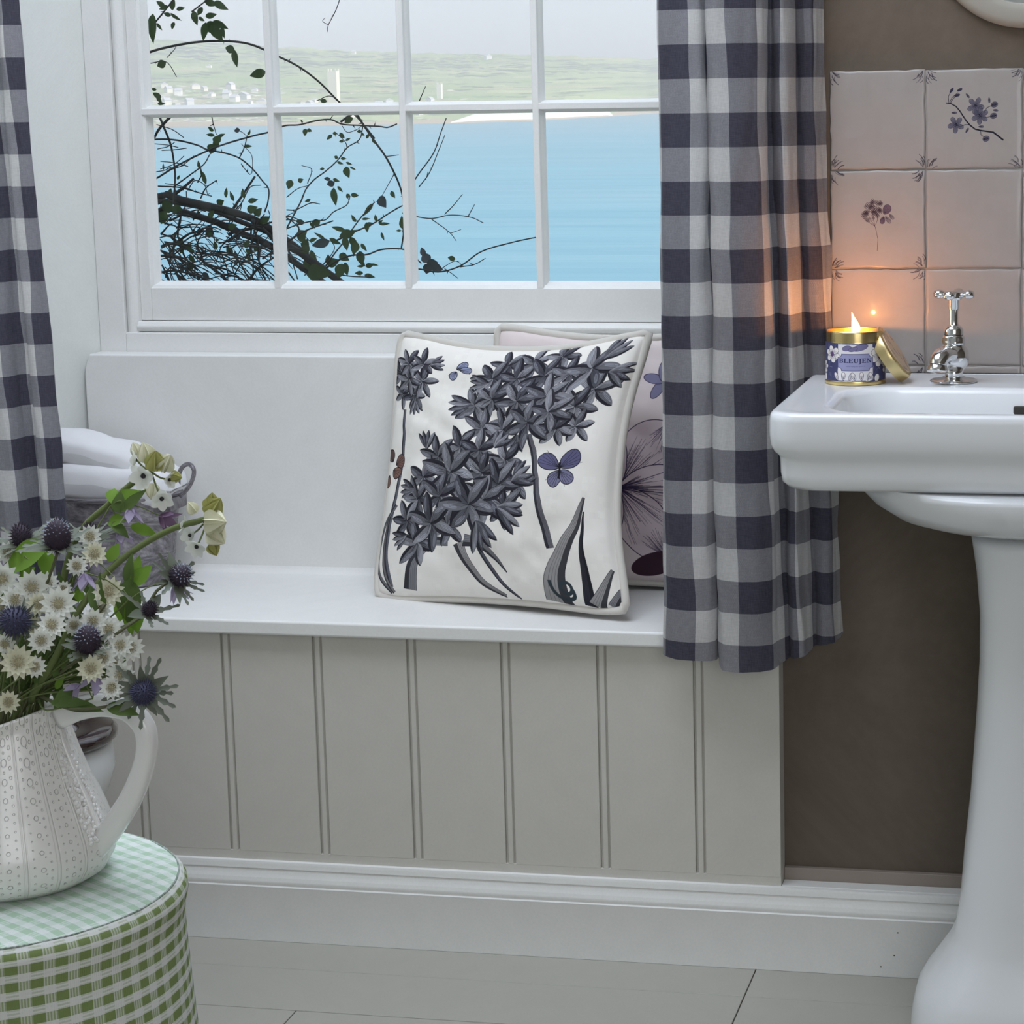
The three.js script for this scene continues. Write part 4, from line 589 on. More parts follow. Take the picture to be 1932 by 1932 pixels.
// ---------------------------------------------------------------- round stool with green gingham cover
const STOOL = V(-1.262, 0.46, 1.014), STOOL_R = 0.205;
{
  const s = thing('stool', 'round upholstered stool in green and white checked cloth holding the jug', 'stool', [STOOL.x, 0, STOOL.z]);
  const pu = 0.0265, pv = 0.0195;
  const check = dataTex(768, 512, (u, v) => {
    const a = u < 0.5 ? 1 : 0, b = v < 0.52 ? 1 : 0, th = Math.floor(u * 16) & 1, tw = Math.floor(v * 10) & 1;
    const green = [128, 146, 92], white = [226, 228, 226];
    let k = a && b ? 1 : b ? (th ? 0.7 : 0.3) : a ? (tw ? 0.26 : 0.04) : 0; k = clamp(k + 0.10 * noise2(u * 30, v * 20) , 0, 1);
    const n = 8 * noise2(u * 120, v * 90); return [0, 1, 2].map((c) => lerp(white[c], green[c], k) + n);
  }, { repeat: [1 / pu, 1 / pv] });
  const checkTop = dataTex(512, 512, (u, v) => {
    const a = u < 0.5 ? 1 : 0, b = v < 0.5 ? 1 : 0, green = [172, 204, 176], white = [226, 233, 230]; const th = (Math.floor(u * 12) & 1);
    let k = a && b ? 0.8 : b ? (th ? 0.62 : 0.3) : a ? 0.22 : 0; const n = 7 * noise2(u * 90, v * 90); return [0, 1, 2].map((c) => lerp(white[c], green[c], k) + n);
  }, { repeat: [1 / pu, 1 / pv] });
  const ribs = dataTex(128, 128, (u, v) => { const n = 128 + 80 * Math.sin(u * 2 * Math.PI * 16) * (0.6 + 0.4 * Math.sin(v * 2 * Math.PI * 8)) + 30 * tile2(u, v, 6); return [n, n, n]; }, { srgb: false, repeat: [26, 26] });
  const clothSide = phys([1, 1, 1], 0.95, { map: check, bumpMap: ribs, bumpScale: 0.0006, specularIntensity: 0.2 }), clothTop = phys([1, 1, 1], 0.95, { map: checkTop, bumpMap: ribs, bumpScale: 0.0006, specularIntensity: 0.2 });
  const n = 120, circ = (r, y) => [...Array(n + 1)].map((_, i) => { const a = -i / n * 2 * Math.PI; return V(r * Math.cos(a), y + 0.0012 * noise2(Math.cos(a) * 3, Math.sin(a) * 3 + y * 9), r * Math.sin(a)); });
  const top = loft([circ(0.0005, 0.4615), circ(0.08, 0.4612), circ(0.15, 0.4605), circ(0.19, 0.4595), circ(0.2045, 0.4575), circ(0.2065, 0.4568)], { closed: false }); { const p = top.attributes.position, uv = top.attributes.uv; for (let i = 0; i < p.count; i++) { const ca = Math.cos(0.5), sa = Math.sin(0.5); uv.setXY(i, p.getX(i) * ca + p.getZ(i) * sa, -p.getX(i) * sa + p.getZ(i) * ca); } }
  part('top_cover', flip(top), clothTop, s, 'pale green and white checked top');
  part('seam_cord', tube([...Array(60)].map((_, i) => { const a = i / 60 * 2 * Math.PI; return V(0.2075 * Math.cos(a), 0.4565, 0.2075 * Math.sin(a)); }), 0.0012, { seg: 180, sides: 8, closed: true }), clothTop, s);
  const ys = [[0.2078, 0.4562], [0.2125, 0.4535], [0.2165, 0.447], [0.2175, 0.438], [0.2145, 0.424], [0.2125, 0.41], [0.2135, 0.38], [0.2165, 0.33], [0.222, 0.25], [0.226, 0.17], [0.229, 0.09], [0.231, 0.012], [0.229, 0.002]];
  const side = loft(ys.map(([r, y], j) => { const o = circ(r, y); if (j > 5) o.forEach((p, i) => { const k = 1 + 0.004 * Math.sin(i * 0.6) * (j - 5) / 6; p.x *= k; p.z *= k; }); return o; }), { closed: false }); { const uv = side.attributes.uv, p = side.attributes.position; for (let i = 0; i < p.count; i++) uv.setXY(i, (i % (n + 1)) / n * 2 * Math.PI * 0.2165, p.getY(i) < 0.44 ? p.getY(i) : p.getY(i) + (p.getY(i) - 0.44) * 0.6); }
  part('side_cover', flip(side), clothSide, s, 'olive green and white checked side');
}

// ---------------------------------------------------------------- jug
const JZ = 0.993, JUG = V(-1.245, 0.4605, JZ);
{
  const j = thing('jug', 'white ceramic jug with raised dots and big loop handle on the stool', 'jug', JUG);
  const relief = tex(2048, 1024, (g, w, h) => {
    g.fillStyle = 'rgb(110,110,110)'; g.fillRect(0, 0, w, h); const seg = 10, r = rng(61);
    for (let s = 0; s < seg; s++) {
      const X = s * w / seg, W = w / seg; g.strokeStyle = 'rgb(70,70,70)'; g.lineWidth = 5; for (const f of [0, 0.5]) { g.beginPath(); g.moveTo(X + f * W, 0); g.lineTo(X + f * W, h); g.stroke(); }
      g.strokeStyle = 'rgb(150,150,150)'; g.lineWidth = 4; for (const f of [0.03, 0.47, 0.53, 0.97]) { g.beginPath(); g.moveTo(X + f * W, 0); g.lineTo(X + f * W, h); g.stroke(); }
      const ring = (x, y, R) => { g.fillStyle = 'rgb(70,70,70)'; g.beginPath(); g.arc(x, y, R * 1.25, 0, 7); g.fill(); g.fillStyle = 'rgb(235,235,235)'; g.beginPath(); g.arc(x, y, R, 0, 7); g.fill(); };
      for (let y = 14; y < h; y += 28) { const k = 0.62 + 0.2 * Math.sin(y / h * 9); ring(X + W * 0.12, y, 7 * k); ring(X + W * 0.38, y + 17, 7 * k); ring(X + W * 0.62, y, 6 * k); ring(X + W * 0.88, y + 17, 7 * k); if ((y / 28 | 0) % 2) { ring(X + W * 0.25, y, 14 * k); ring(X + W * 0.75, y + 12, 16 * k); } else { ring(X + W * 0.25, y, 5 * k); ring(X + W * 0.8, y, 5 * k); } }
    }
  }, { srgb: false });
  const glaze = phys([0.88, 0.865, 0.835], 0.3, { bumpMap: relief, bumpScale: 0.003, clearcoat: 0.5, clearcoatRoughness: 0.12, side: THREE.DoubleSide }), smoothGlaze = phys([0.88, 0.875, 0.86], 0.22, { clearcoat: 0.6, clearcoatRoughness: 0.08 });
  const prof = [[0.0, 0.001], [0.074, 0.0], [0.092, 0.003], [0.106, 0.012], [0.1145, 0.026], [0.1165, 0.04], [0.1145, 0.054], [0.108, 0.075], [0.1, 0.096], [0.0905, 0.118], [0.081, 0.142], [0.0735, 0.162], [0.0695, 0.174], [0.069, 0.18], [0.0705, 0.1855], [0.07, 0.188], [0.0672, 0.1885], [0.0655, 0.185], [0.065, 0.175], [0.068, 0.16], [0.076, 0.14], [0.09, 0.1], [0.105, 0.05], [0.1, 0.02], [0.08, 0.009], [0, 0.009]];
  const n = 96, rings = prof.map(([r, y]) => [...Array(n + 1)].map((_, i) => { const a = -i / n * 2 * Math.PI, lobed = 1 + 0.006 * Math.cos(a * 10) * (y > 0.01 && y < 0.19 ? 1 : 0), lift = y > 0.13 ? 0.02 * Math.min(1, (y - 0.13) / 0.055) * Math.cos(a) : 0, lip = y > 0.16 && Math.cos(a) < -0.6 ? 0.02 * (-Math.cos(a) - 0.6) / 0.4 * (y - 0.16) / 0.045 : 0; return V((r * lobed + lip) * Math.cos(a), y + lift, (r * lobed) * Math.sin(a)); }));
  const bodyGeo = loft(rings, { closed: false }); { const uv = bodyGeo.attributes.uv; let len = 0; prof.forEach(([r, y], q) => { if (q) len += Math.hypot(r - prof[q - 1][0], y - prof[q - 1][1]); for (let i = 0; i <= n; i++) uv.setXY(q * (n + 1) + i, i / n, len / 0.35); }); }
  part('body', flip(bodyGeo), glaze, j);
  const H = (u, v, z = JZ + 0.004) => atZ(u, v, z).sub(JUG);
  const cl = [H(112, 1352), H(150, 1336), H(200, 1330), H(245, 1342), H(272, 1372), H(277, 1412), H(268, 1455), H(246, 1508), H(215, 1556), H(182, 1598), H(150, 1632)];
  { // strap handle: rounded rectangle section
    const c = new THREE.CatmullRomCurve3(cl, false, 'centripetal'), m = 60, rr = []; for (let i = 0; i <= m; i++) { const t = i / m, p = c.getPointAt(t), T = c.getTangentAt(t), N = V(-T.y, T.x, 0).normalize(), B = T.clone().cross(N), wN = 0.0112 + 0.003 * smooth(Math.abs(t - 0.45) * 2) , wB = 0.0125; rr.push([...Array(20)].map((_, k) => { const a = k / 20 * 2 * Math.PI, cs = Math.cos(a), sn = Math.sin(a); return p.clone().addScaledVector(N, wN * Math.sign(cs) * Math.pow(Math.abs(cs), 0.7)).addScaledVector(B, wB * Math.sign(sn) * Math.pow(Math.abs(sn), 0.7)); })); }
    part('handle', loft(rr, { capStart: true, capEnd: true }), smoothGlaze, j);
  }
  const radiusAt = (y) => { for (let i = 5; i < 13; i++) if (y >= prof[i][1] && y <= prof[i + 1][1]) return lerp(prof[i][0], prof[i + 1][0], (y - prof[i][1]) / (prof[i + 1][1] - prof[i][1])); return 0.1; };
  const beads = [], bead = new THREE.SphereGeometry(1, 8, 6), r = rng(63);
  for (const [a0, n0] of [[0.16, 46], [-0.02, 46], [0.26, 26]]) for (let i = 0; i < n0; i++) { const y = lerp(0.052, 0.175, (i + r() * 0.5) / n0), a = a0 + (r() - 0.5) * 0.07, R = radiusAt(y) + 0.001, s = 0.0016 + 0.0018 * r(); beads.push(placed(bead, V(R * Math.cos(a), y, R * Math.sin(a)), null, s)); }
  part('bead_ridge', mergeGeometries(beads), smoothGlaze, j, 'glossy ridge of tiny beads');
  const ridge = [...Array(16)].map((_, i) => { const y = lerp(0.05, 0.18, i / 15), R = radiusAt(y) + 0.0015; return V(R * Math.cos(0.09), y, R * Math.sin(0.09)); }); part('seam', tube(ridge, 0.0034, { seg: 40, sides: 10 }), smoothGlaze, j);
}

// ---------------------------------------------------------------- flowers in the jug
const leafMat = (c, t = 0.45) => phys(c, 0.7, { transmission: t, thickness: 0, side: THREE.DoubleSide, specularIntensity: 0.3 });
const F = { leaf: leafMat([0.20, 0.36, 0.045]), leafDark: leafMat([0.115, 0.18, 0.05], 0.3), stem: std([0.13, 0.17, 0.05], 0.6), stemDark: std([0.11, 0.12, 0.055], 0.7), bract: std([0.19, 0.22, 0.18], 0.6, both), bractDark: std([0.13, 0.15, 0.11], 0.6, both), cone: std([0.035, 0.022, 0.04], 0.75), coneBlue: std([0.05, 0.05, 0.10], 0.75), tip: std([0.42, 0.47, 0.58], 0.7), white: leafMat([0.90, 0.92, 0.87], 0.28), cream: leafMat([0.84, 0.83, 0.66], 0.3), budGreen: leafMat([0.52, 0.52, 0.20], 0.35), eye: std([0.01, 0.01, 0.012], 0.3), tan: std([0.46, 0.42, 0.28], 0.8), lilac: leafMat([0.50, 0.43, 0.60], 0.45), purple: leafMat([0.26, 0.16, 0.27], 0.35) };
// a leaf blade along +y, facing +z, bent by curl, with optional teeth
function blade(L, W, { curl = 0.25, teeth = 0, n = 10, fold = 0.15, tip = 1.4 } = {}) {
  const pos = [], idx = [], uv = []; const k = teeth ? teeth * 2 : n;
  for (let i = 0; i <= k; i++) { const t = i / k; let w = W / 2 * Math.pow(Math.sin(Math.PI * Math.pow(t, 0.75)), tip > 1 ? 1 : 0.7); if (teeth) w = W / 2 * (i % 2 ? 1 : 0.5) * (1 - t * 0.7) * (t < 0.1 ? t * 10 : 1) * (i === k ? 0 : 1); const a = curl * t, y = L * (curl ? Math.sin(a) / curl : t), z = L * (curl ? (1 - Math.cos(a)) / curl : 0); pos.push(-w, y + (teeth && i % 2 ? L * 0.05 : 0), -z + fold * w, 0, y, -z, w, y + (teeth && i % 2 ? L * 0.05 : 0), -z + fold * w); uv.push(0, t, 0.5, t, 1, t); }
  for (let i = 0; i < k; i++) { const a = i * 3; idx.push(a, a + 1, a + 3, a + 1, a + 4, a + 3, a + 1, a + 2, a + 4, a + 2, a + 5, a + 4); }
  const g = new THREE.BufferGeometry(); g.setAttribute('position', new THREE.Float32BufferAttribute(pos, 3)); g.setAttribute('uv', new THREE.Float32BufferAttribute(uv, 2)); g.setIndex(idx); g.computeVertexNormals(); return g;
}
// orient: blade axis to dir, its face turned towards 'face'
function orient(dir, face) { const y = dir.clone().normalize(), z = face.clone().addScaledVector(y, -face.dot(y)).normalize(), x = y.clone().cross(z); return new THREE.Quaternion().setFromRotationMatrix(new THREE.Matrix4().makeBasis(x, y, z)); }
const fr = rng(71), toEye = (p) => EYE.clone().sub(p).normalize();
const mouth = (k) => V(JUG.x + 0.034 * Math.cos(k * 2.4), JUG.y + 0.13, JUG.z + 0.034 * Math.sin(k * 2.4));
let flowerCount = 0;
function stemThing(name, label, category, group, head, via, radius, mat) {
  const base = mouth(flowerCount++), t = thing(name, label, category, base, group);
  const neck = V(lerp(base.x, head.x, 0.3), JUG.y + 0.212, lerp(base.z, head.z, 0.3)), d = V(neck.x - JUG.x, 0, neck.z - JUG.z); if (d.length() > 0.045) { d.setLength(0.045); neck.x = JUG.x + d.x; neck.z = JUG.z + d.z; }
  const pts = [base, neck, ...via, head].map((p) => p.clone().sub(base));
  part('stem', tube(pts, (s) => radius * (1 - 0.25 * s), { seg: 30, sides: 8 }), mat, t);
  t.userData.origin = undefined; delete t.userData.origin; return { t, base };
}
const coneSpike = new THREE.ConeGeometry(0.0007, 0.0046, 4).translate(0, 0.0023, 0);
function seaHolly(label, u, v, z, axis, { r = 0.0135, L = 0.036, n = 12, blue = false, spread = 1.15, via = [], tips = true, teeth = 4, W = 0.0115, dark = false } = {}) {
  const head = atZ(u, v, z), ax = V(...axis).normalize(), { t, base } = stemThing('sea_holly', label, 'flower', 'sea holly stems in the jug', head.clone().addScaledVector(ax, -r * 1.0), via.map(([a, b, c]) => atZ(a, b, c)), 0.0022, F.stemDark), o = head.clone().sub(base), q = aim(ax);
  const body = new THREE.SphereGeometry(1, 18, 14); body.scale(r * 0.86, r * 1.15, r * 0.86); part('flower_cone', placed(body, o, q), blue ? F.coneBlue : F.cone, t);
  const sp = [], tp = []; for (let i = 0; i < 150; i++) { const y = 1 - 2 * (i + 0.5) / 150, a = i * 2.39996, s = Math.sqrt(1 - y * y), d = V(s * Math.cos(a), y, s * Math.sin(a)), p = V(d.x * r * 0.84, d.y * r * 1.12, d.z * r * 0.84); (tips && y > 0.35 ? tp : sp).push(placed(coneSpike, p, aim(d), blue ? 1.5 : 1)); }
  part('florets', placed(mergeGeometries(sp), o, q), blue ? F.coneBlue : F.cone, t); if (tp.length) part('pale_florets', placed(mergeGeometries(tp), o, q), F.tip, t);
  for (let i = 0; i < n; i++) {
    const a = i / n * 2 * Math.PI + fr() * 0.3, d = V(Math.cos(a) * spread, 0.35 + 0.5 * (fr() - 0.5), Math.sin(a) * spread).normalize(), len = L * (0.75 + 0.45 * fr());
    const dir = d.clone().applyQuaternion(q), root = o.clone().addScaledVector(ax, -r * 0.85);
    part('bract', placed(blade(len, W * (0.8 + 0.4 * fr()), { teeth: i % 3 === 2 ? 0 : teeth, curl: 0.5 * (fr() - 0.3), fold: 0.3 }), root, orient(dir, ax.clone().addScaledVector(toEye(head), 0.4))), (i % 3 || dark) ? F.bractDark : F.bract, t);
  }
  return t;
}
function astrantia(u, v, z, R, axis, k = 0) {
  const head = atZ(u, v, z), ax = axis ? V(...axis).normalize() : toEye(head).add(V(0.5 * (fr() - 0.5), 0.5 * (fr() - 0.3), 0.3)).normalize();
  const { t, base } = stemThing('astrantia', k % 4 === 3 ? 'small cream pincushion flower with papery bracts in the jug' : 'small white pincushion flower with papery bracts in the jug', 'flower', k % 4 === 3 ? 'cream pincushion flowers in the jug' : 'white pincushion flowers in the jug', head.clone().addScaledVector(ax, -0.004), [], 0.0011, F.stem), o = head.clone().sub(base), q = aim(ax), g = [], c = [];
  for (let ring = 0; ring < 2; ring++) for (let i = 0; i < 13; i++) { const a = (i + ring * 0.5) / 13 * 2 * Math.PI, d = V(Math.cos(a), ring ? 0.75 : 0.4, Math.sin(a)).normalize(); g.push(placed(blade(R * (ring ? 0.85 : 1.08), R * 0.52, { curl: 0.3, n: 6, fold: 0.2 }), V(Math.cos(a) * R * 0.08, -0.001, Math.sin(a) * R * 0.08), orient(d, V(0, 1, 0).addScaledVector(d, -0.2)))); }
  part('bracts', placed(mergeGeometries(g), o, q), k % 4 === 3 ? F.cream : F.white, t);
  const dome = new THREE.SphereGeometry(R * 0.3, 12, 8); dome.scale(1, 0.6, 1); c.push(dome.toNonIndexed()); const pin = new THREE.CylinderGeometry(0.0003, 0.0003, R * 0.5, 4).translate(0, R * 0.22, 0).toNonIndexed(), knob = new THREE.SphereGeometry(0.0007, 5, 4).translate(0, R * 0.5, 0).toNonIndexed();
  for (let i = 0; i < 34; i++) { const y = 1 - 0.9 * (i + 0.5) / 34, a = i * 2.4, s = Math.sqrt(1 - y * y), qq = aim(V(s * Math.cos(a), y, s * Math.sin(a))); c.push(placed(pin, V(0, 0, 0), qq), placed(knob, V(0, 0, 0), qq)); }
  part('pincushion', placed(mergeGeometries(c), o, q), F.tan, t, 'tan pincushion centre'); return t;
}
function starFlower(label, u, v, z, via, florets, buds, radius = 0.0045) {
  const head = atZ(u, v, z), { t, base } = stemThing('star_flower', label, 'flower', undefined, head, via.map(([a, b, c]) => atZ(a, b, c)), radius, F.stem), L = (a, b, c) => atZ(a, b, c).sub(base), o = head.clone().sub(base);
  for (const [a, b, c, R, ax] of florets) {
    const p = L(a, b, c), axis = V(...ax).normalize(), q = aim(axis), g = [];
    for (let i = 0; i < 6; i++) { const an = i / 6 * 2 * Math.PI, d = V(Math.cos(an), i % 2 ? 0.35 : 0.15, Math.sin(an)).normalize(); g.push(placed(blade(R * 1.2, R * 0.95, { curl: -0.5, n: 8, fold: 0.25, tip: 0.8 }), V(0, 0, 0), orient(d, V(0, 1, 0)))); }
    const f = part('floret', placed(mergeGeometries(g), p, q), F.white, t, 'white six-petalled floret'); part('black_eye', placed(new THREE.SphereGeometry(R * 0.2, 12, 8).translate(0, R * 0.12, 0), p, q), F.eye, f);
    part('flower_stalk', tube([o, o.clone().lerp(p, 0.5).add(V(0, -0.002, 0)), p], 0.0011, { sides: 6 }), F.stem, t);
  }
  for (const [a, b, c, R, ax, m] of buds) { // closed buds: overlapping cupped petals
    const p = L(a, b, c), q = aim(V(...ax)), g = []; for (let i = 0; i < 6; i++) { const an = i / 6 * 2 * Math.PI, d = V(Math.cos(an) * 0.42, 1, Math.sin(an) * 0.42).normalize(); g.push(placed(blade(R * 1.5, R * 1.15, { curl: 0.95, n: 8, fold: 0.35 }), V(Math.cos(an) * R * 0.12, 0, Math.sin(an) * R * 0.12), orient(d, V(Math.cos(an), 0.1, Math.sin(an))))); }
    part('bud', placed(mergeGeometries(g), p, q), m ? F.budGreen : F.cream, t, 'greenish cream bud');
  }
  return t;
}
function clematis(label, u, v, z, via, bells, leaves) {
  const head = atZ(u, v, z), { t, base } = stemThing('clematis', label, 'flower', undefined, head, via.map(([a, b, c]) => atZ(a, b, c)), 0.0013, F.stem);
  for (const [a, b, c, R, ax, m] of bells) { const p = atZ(a, b, c).sub(base), q = aim(V(...ax)); const bell = new THREE.Group(); for (let i = 0; i < 5; i++) { const an = i / 5 * 2 * Math.PI + 0.4, d = V(Math.cos(an) * 0.38, 1, Math.sin(an) * 0.38).normalize(); part('petal', placed(blade(R, R * 0.42, { curl: -0.55, n: 8, fold: 0.35 }), p.clone(), q.clone().multiply(orient(d, V(Math.cos(an), 0.1, Math.sin(an))))), m ? F.purple : F.lilac, t, 'nodding lilac petal'); } part('flower_stalk', tube([head.clone().sub(base), head.clone().sub(base).lerp(p, 0.5).add(V(0, 0.006, 0)), p], 0.0007, { sides: 6 }), F.stem, t); }
  for (const [a, b, c, a2, b2, c2, W, m, face] of leaves) { const p = atZ(a, b, c), e = atZ(a2, b2, c2), d = e.clone().sub(p), Ln = d.length(); part('leaf', placed(blade(Ln, W, { curl: 0.35, n: 12, fold: 0.28 }), p.clone().sub(base), orient(d, face ? V(...face) : toEye(p).add(V(0.5 * (fr() - 0.5), 0.5, 0)))), m ? F.leafDark : F.leaf, t); }
  return t;
}
{
  // arching star flowers, thick stems
  starFlower('white star flower on the long arching stem, cream buds leaning over the window seat', 392, 978, 0.96, [[58, 1320, 1.02], [105, 1240, 1.02], [150, 1150, 1.0], [205, 1078, 0.98], [262, 1032, 0.97], [325, 998, 0.96]],
    [[372, 1030, 0.97, 0.0125, [-0.1, -0.45, 0.9]], [352, 992, 0.955, 0.011, [-0.9, 0.3, 0.3]], [360, 1010, 0.95, 0.011, [-0.4, 0.1, 0.9]]], [[388, 985, 0.965, 0.021, [1, 0.1, 0.35]], [395, 1000, 0.96, 0.018, [0.85, -0.55, 0.3]], [392, 968, 0.955, 0.018, [0.75, 0.75, 0.2], 1], [398, 1025, 0.96, 0.011, [0.5, -0.9, 0.2], 1], [400, 950, 0.955, 0.009, [0.1, 1, 0.1], 1], [370, 968, 0.955, 0.011, [-0.5, 0.8, 0.2]]]);
  starFlower('white star flower with black eyes and yellow buds in front of the towel', 285, 890, 0.93, [[90, 1250, 0.98], [130, 1050, 0.95], [160, 992, 0.94], [205, 952, 0.935], [245, 915, 0.93]],
    [[272, 897, 0.945, 0.0155, [-0.15, -0.15, 1]], [258, 868, 0.93, 0.012, [-0.9, 0.1, 0.4]], [305, 940, 0.945, 0.013, [0.45, -0.3, 0.85]], [318, 905, 0.935, 0.010, [0.9, -0.1, 0.4]]], [[292, 888, 0.93, 0.018, [0.25, 1, 0.3], 1], [305, 885, 0.925, 0.017, [0.6, 0.7, 0.3]], [282, 872, 0.92, 0.017, [-0.2, 1, 0.2]], [262, 858, 0.92, 0.011, [-0.4, 1, 0.1]], [322, 898, 0.93, 0.010, [1, -0.1, 0.1], 1], [288, 912, 0.935, 0.013, [0, -1, 0.4]]]);
  // clematis with soft leaves
  clematis('lilac clematis with bright leaves hanging near the tub', 208, 955, 0.95, [[60, 1250, 1.0], [120, 1120, 0.97], [170, 1020, 0.96]], [[247, 955, 0.955, 0.026, [0.1, -1, 0.25]], [300, 972, 0.945, 0.027, [0.95, -0.45, 0.2], 1], [225, 1000, 0.95, 0.024, [0.5, -1, 0.3]]],
    [[210, 950, 0.95, 218, 916, 0.93, 0.016, 0], [215, 950, 0.95, 266, 922, 0.94, 0.019, 0], [228, 968, 0.955, 222, 925, 0.95, 0.022, 1, [-0.4, 0.3, 1]], [228, 966, 0.96, 275, 920, 0.95, 0.012, 1], [205, 985, 0.95, 235, 978, 0.96, 0.017, 0], [210, 985, 0.955, 243, 1012, 0.965, 0.012, 1], [245, 992, 0.95, 300, 1008, 0.94, 0.014, 0]]);
  clematis('lilac clematis with broad leaves drooping beside the long arching stem', 245, 1130, 1.0, [[70, 1300, 1.02], [150, 1220, 1.01]], [[160, 1080, 1.02, 0.026, [0.1, -1, 0.3]], [330, 1100, 0.97, 0.026, [0.5, -1, 0.2]], [172, 1052, 0.97, 0.02, [0.6, -0.2, 0.6]]],
    [[248, 1108, 0.99, 240, 1042, 0.985, 0.022, 1, [-0.6, 0.2, 1]], [250, 1100, 0.985, 262, 1045, 0.975, 0.015, 0], [248, 1105, 0.99, 286, 1064, 0.98, 0.018, 0], [245, 1092, 0.99, 240, 1182, 1.0, 0.030, 1, [0.2, 0.1, 1]], [232, 1130, 0.99, 222, 1178, 0.985, 0.016, 0], [246, 1130, 0.99, 262, 1200, 0.985, 0.022, 0], [240, 1130, 0.98, 252, 1205, 0.975, 0.018, 0], [205, 1060, 0.98, 225, 1022, 0.97, 0.014, 0], [150, 1112, 1.0, 148, 1138, 1.0, 0.012, 0]]);
  clematis('clematis spray with one wide backlit leaf at the edge of the bunch', 60, 1060, 1.0, [[30, 1250, 1.03]], [[15, 1050, 0.97, 0.02, [-0.4, -1, 0.3]]], [[92, 1030, 0.99, -8, 1076, 1.0, 0.038, 0, [0.15, 0.75, 0.7]], [88, 1040, 0.985, 90, 1092, 1.0, 0.02, 0, [0.3, 0.1, 1]], [40, 1090, 0.98, 66, 1068, 0.97, 0.014, 0], [20, 1070, 0.98, -10, 1100, 0.99, 0.02, 0]]);
  clematis('pale clematis flower with folded leaves resting on the jug rim', 175, 1318, 1.05, [[90, 1340, 1.05]], [[185, 1270, 1.045, 0.03, [-0.3, -1, 0.4]], [150, 1290, 1.04, 0.02, [-0.7, -0.7, 0.3]]], [[95, 1325, 1.05, 165, 1322, 1.06, 0.015, 1], [120, 1330, 1.05, 190, 1335, 1.06, 0.016, 1], [135, 1300, 1.04, 100, 1335, 1.06, 0.016, 1], [200, 1332, 1.05, 262, 1345, 1.05, 0.017, 1], [105, 1300, 1.03, 120, 1275, 1.03, 0.008, 0]]);
  // sea holly
  seaHolly('sea holly with maroon cone and pale crown beside the wide backlit leaf', 108, 1012, 1.03, [0.1, 0.93, 0.25], { r: 0.0165, L: 0.042, n: 14 });
  seaHolly('sea holly leaning out over the window seat', 340, 1086, 0.985, [0.75, 0.5, 0.4], { r: 0.0128, L: 0.034, n: 14, via: [[200, 1200, 1.02], [262, 1165, 1.0], [300, 1110, 0.99]] });
  seaHolly('blue grey sea holly overhanging the jug handle', 270, 1306, 1.045, [0.35, 0.15, 0.9], { r: 0.0122, L: 0.04, n: 17, blue: true, tips: false, spread: 1.5, via: [[140, 1338, 1.06], [215, 1330, 1.05]] });
  seaHolly('dark blue sea holly facing into the room low in the bunch', 28, 1172, 1.09, [0.1, 0.35, 0.9], { r: 0.016, L: 0.026, n: 16, blue: true, tips: false, spread: 1.6, teeth: 0, W: 0.004, dark: true });
  seaHolly('dark sea holly half hidden beneath the long arching stem', 166, 1208, 1.06, [0.2, 0.85, 0.4], { r: 0.0155, L: 0.028, n: 12, dark: true });
  seaHolly('sea holly with grey green spiny ruff against the curtain', 40, 1012, 0.97, [-0.1, 0.95, 0.2], { r: 0.012, L: 0.04, n: 18, tips: false, W: 0.008 });
  seaHolly('sea holly with fine spiny ruff against the metal tub', 168, 1008, 0.95, [0.15, 0.95, 0.1], { r: 0.010, L: 0.04, n: 18, tips: false, W: 0.007 });
  seaHolly('cut sea holly shoot with bare stub pointing at the seat edge', 282, 1150, 1.01, [0.55, 0.7, 0.3], { r: 0.0075, L: 0.034, n: 7, tips: false, dark: true, via: [[225, 1192, 1.03], [250, 1175, 1.02]] });
  // white pincushion flowers
  [[60, 1108, 1.05, 0.018], [110, 1140, 1.07, 0.0185], [4, 1092, 1.05, 0.0185], [206, 1117, 1.0, 0.0165], [176, 1172, 1.05, 0.0135], [205, 1188, 1.03, 0.0135], [98, 1180, 1.09, 0.0145], [35, 1250, 1.1, 0.018], [66, 1258, 1.095, 0.0115], [78, 1208, 1.1, 0.0135], [228, 1218, 1.03, 0.0135], [172, 1262, 1.07, 0.0145], [228, 1272, 1.04, 0.0145], [210, 1298, 1.05, 0.0125], [170, 1012, 0.97, 0.0125], [178, 1046, 0.98, 0.0135], [14, 1044, 0.98, 0.0125], [145, 1068, 1.0, 0.011], [28, 1132, 1.06, 0.0145], [72, 1140, 1.06, 0.012], [246, 1222, 1.02, 0.0145], [196, 1240, 1.05, 0.013], [10, 1215, 1.08, 0.012], [16, 1325, 1.09, 0.012], [120, 1112, 1.03, 0.009], [215, 1250, 1.03, 0.012], [45, 1125, 1.03, 0.014], [5, 1150, 1.05, 0.015], [140, 1180, 1.02, 0.011], [90, 1100, 1.0, 0.012], [190, 1150, 1.0, 0.012], [60, 1180, 1.05, 0.012]].forEach(([u, v, z, R], k) => astrantia(u, v, z, R, null, k));
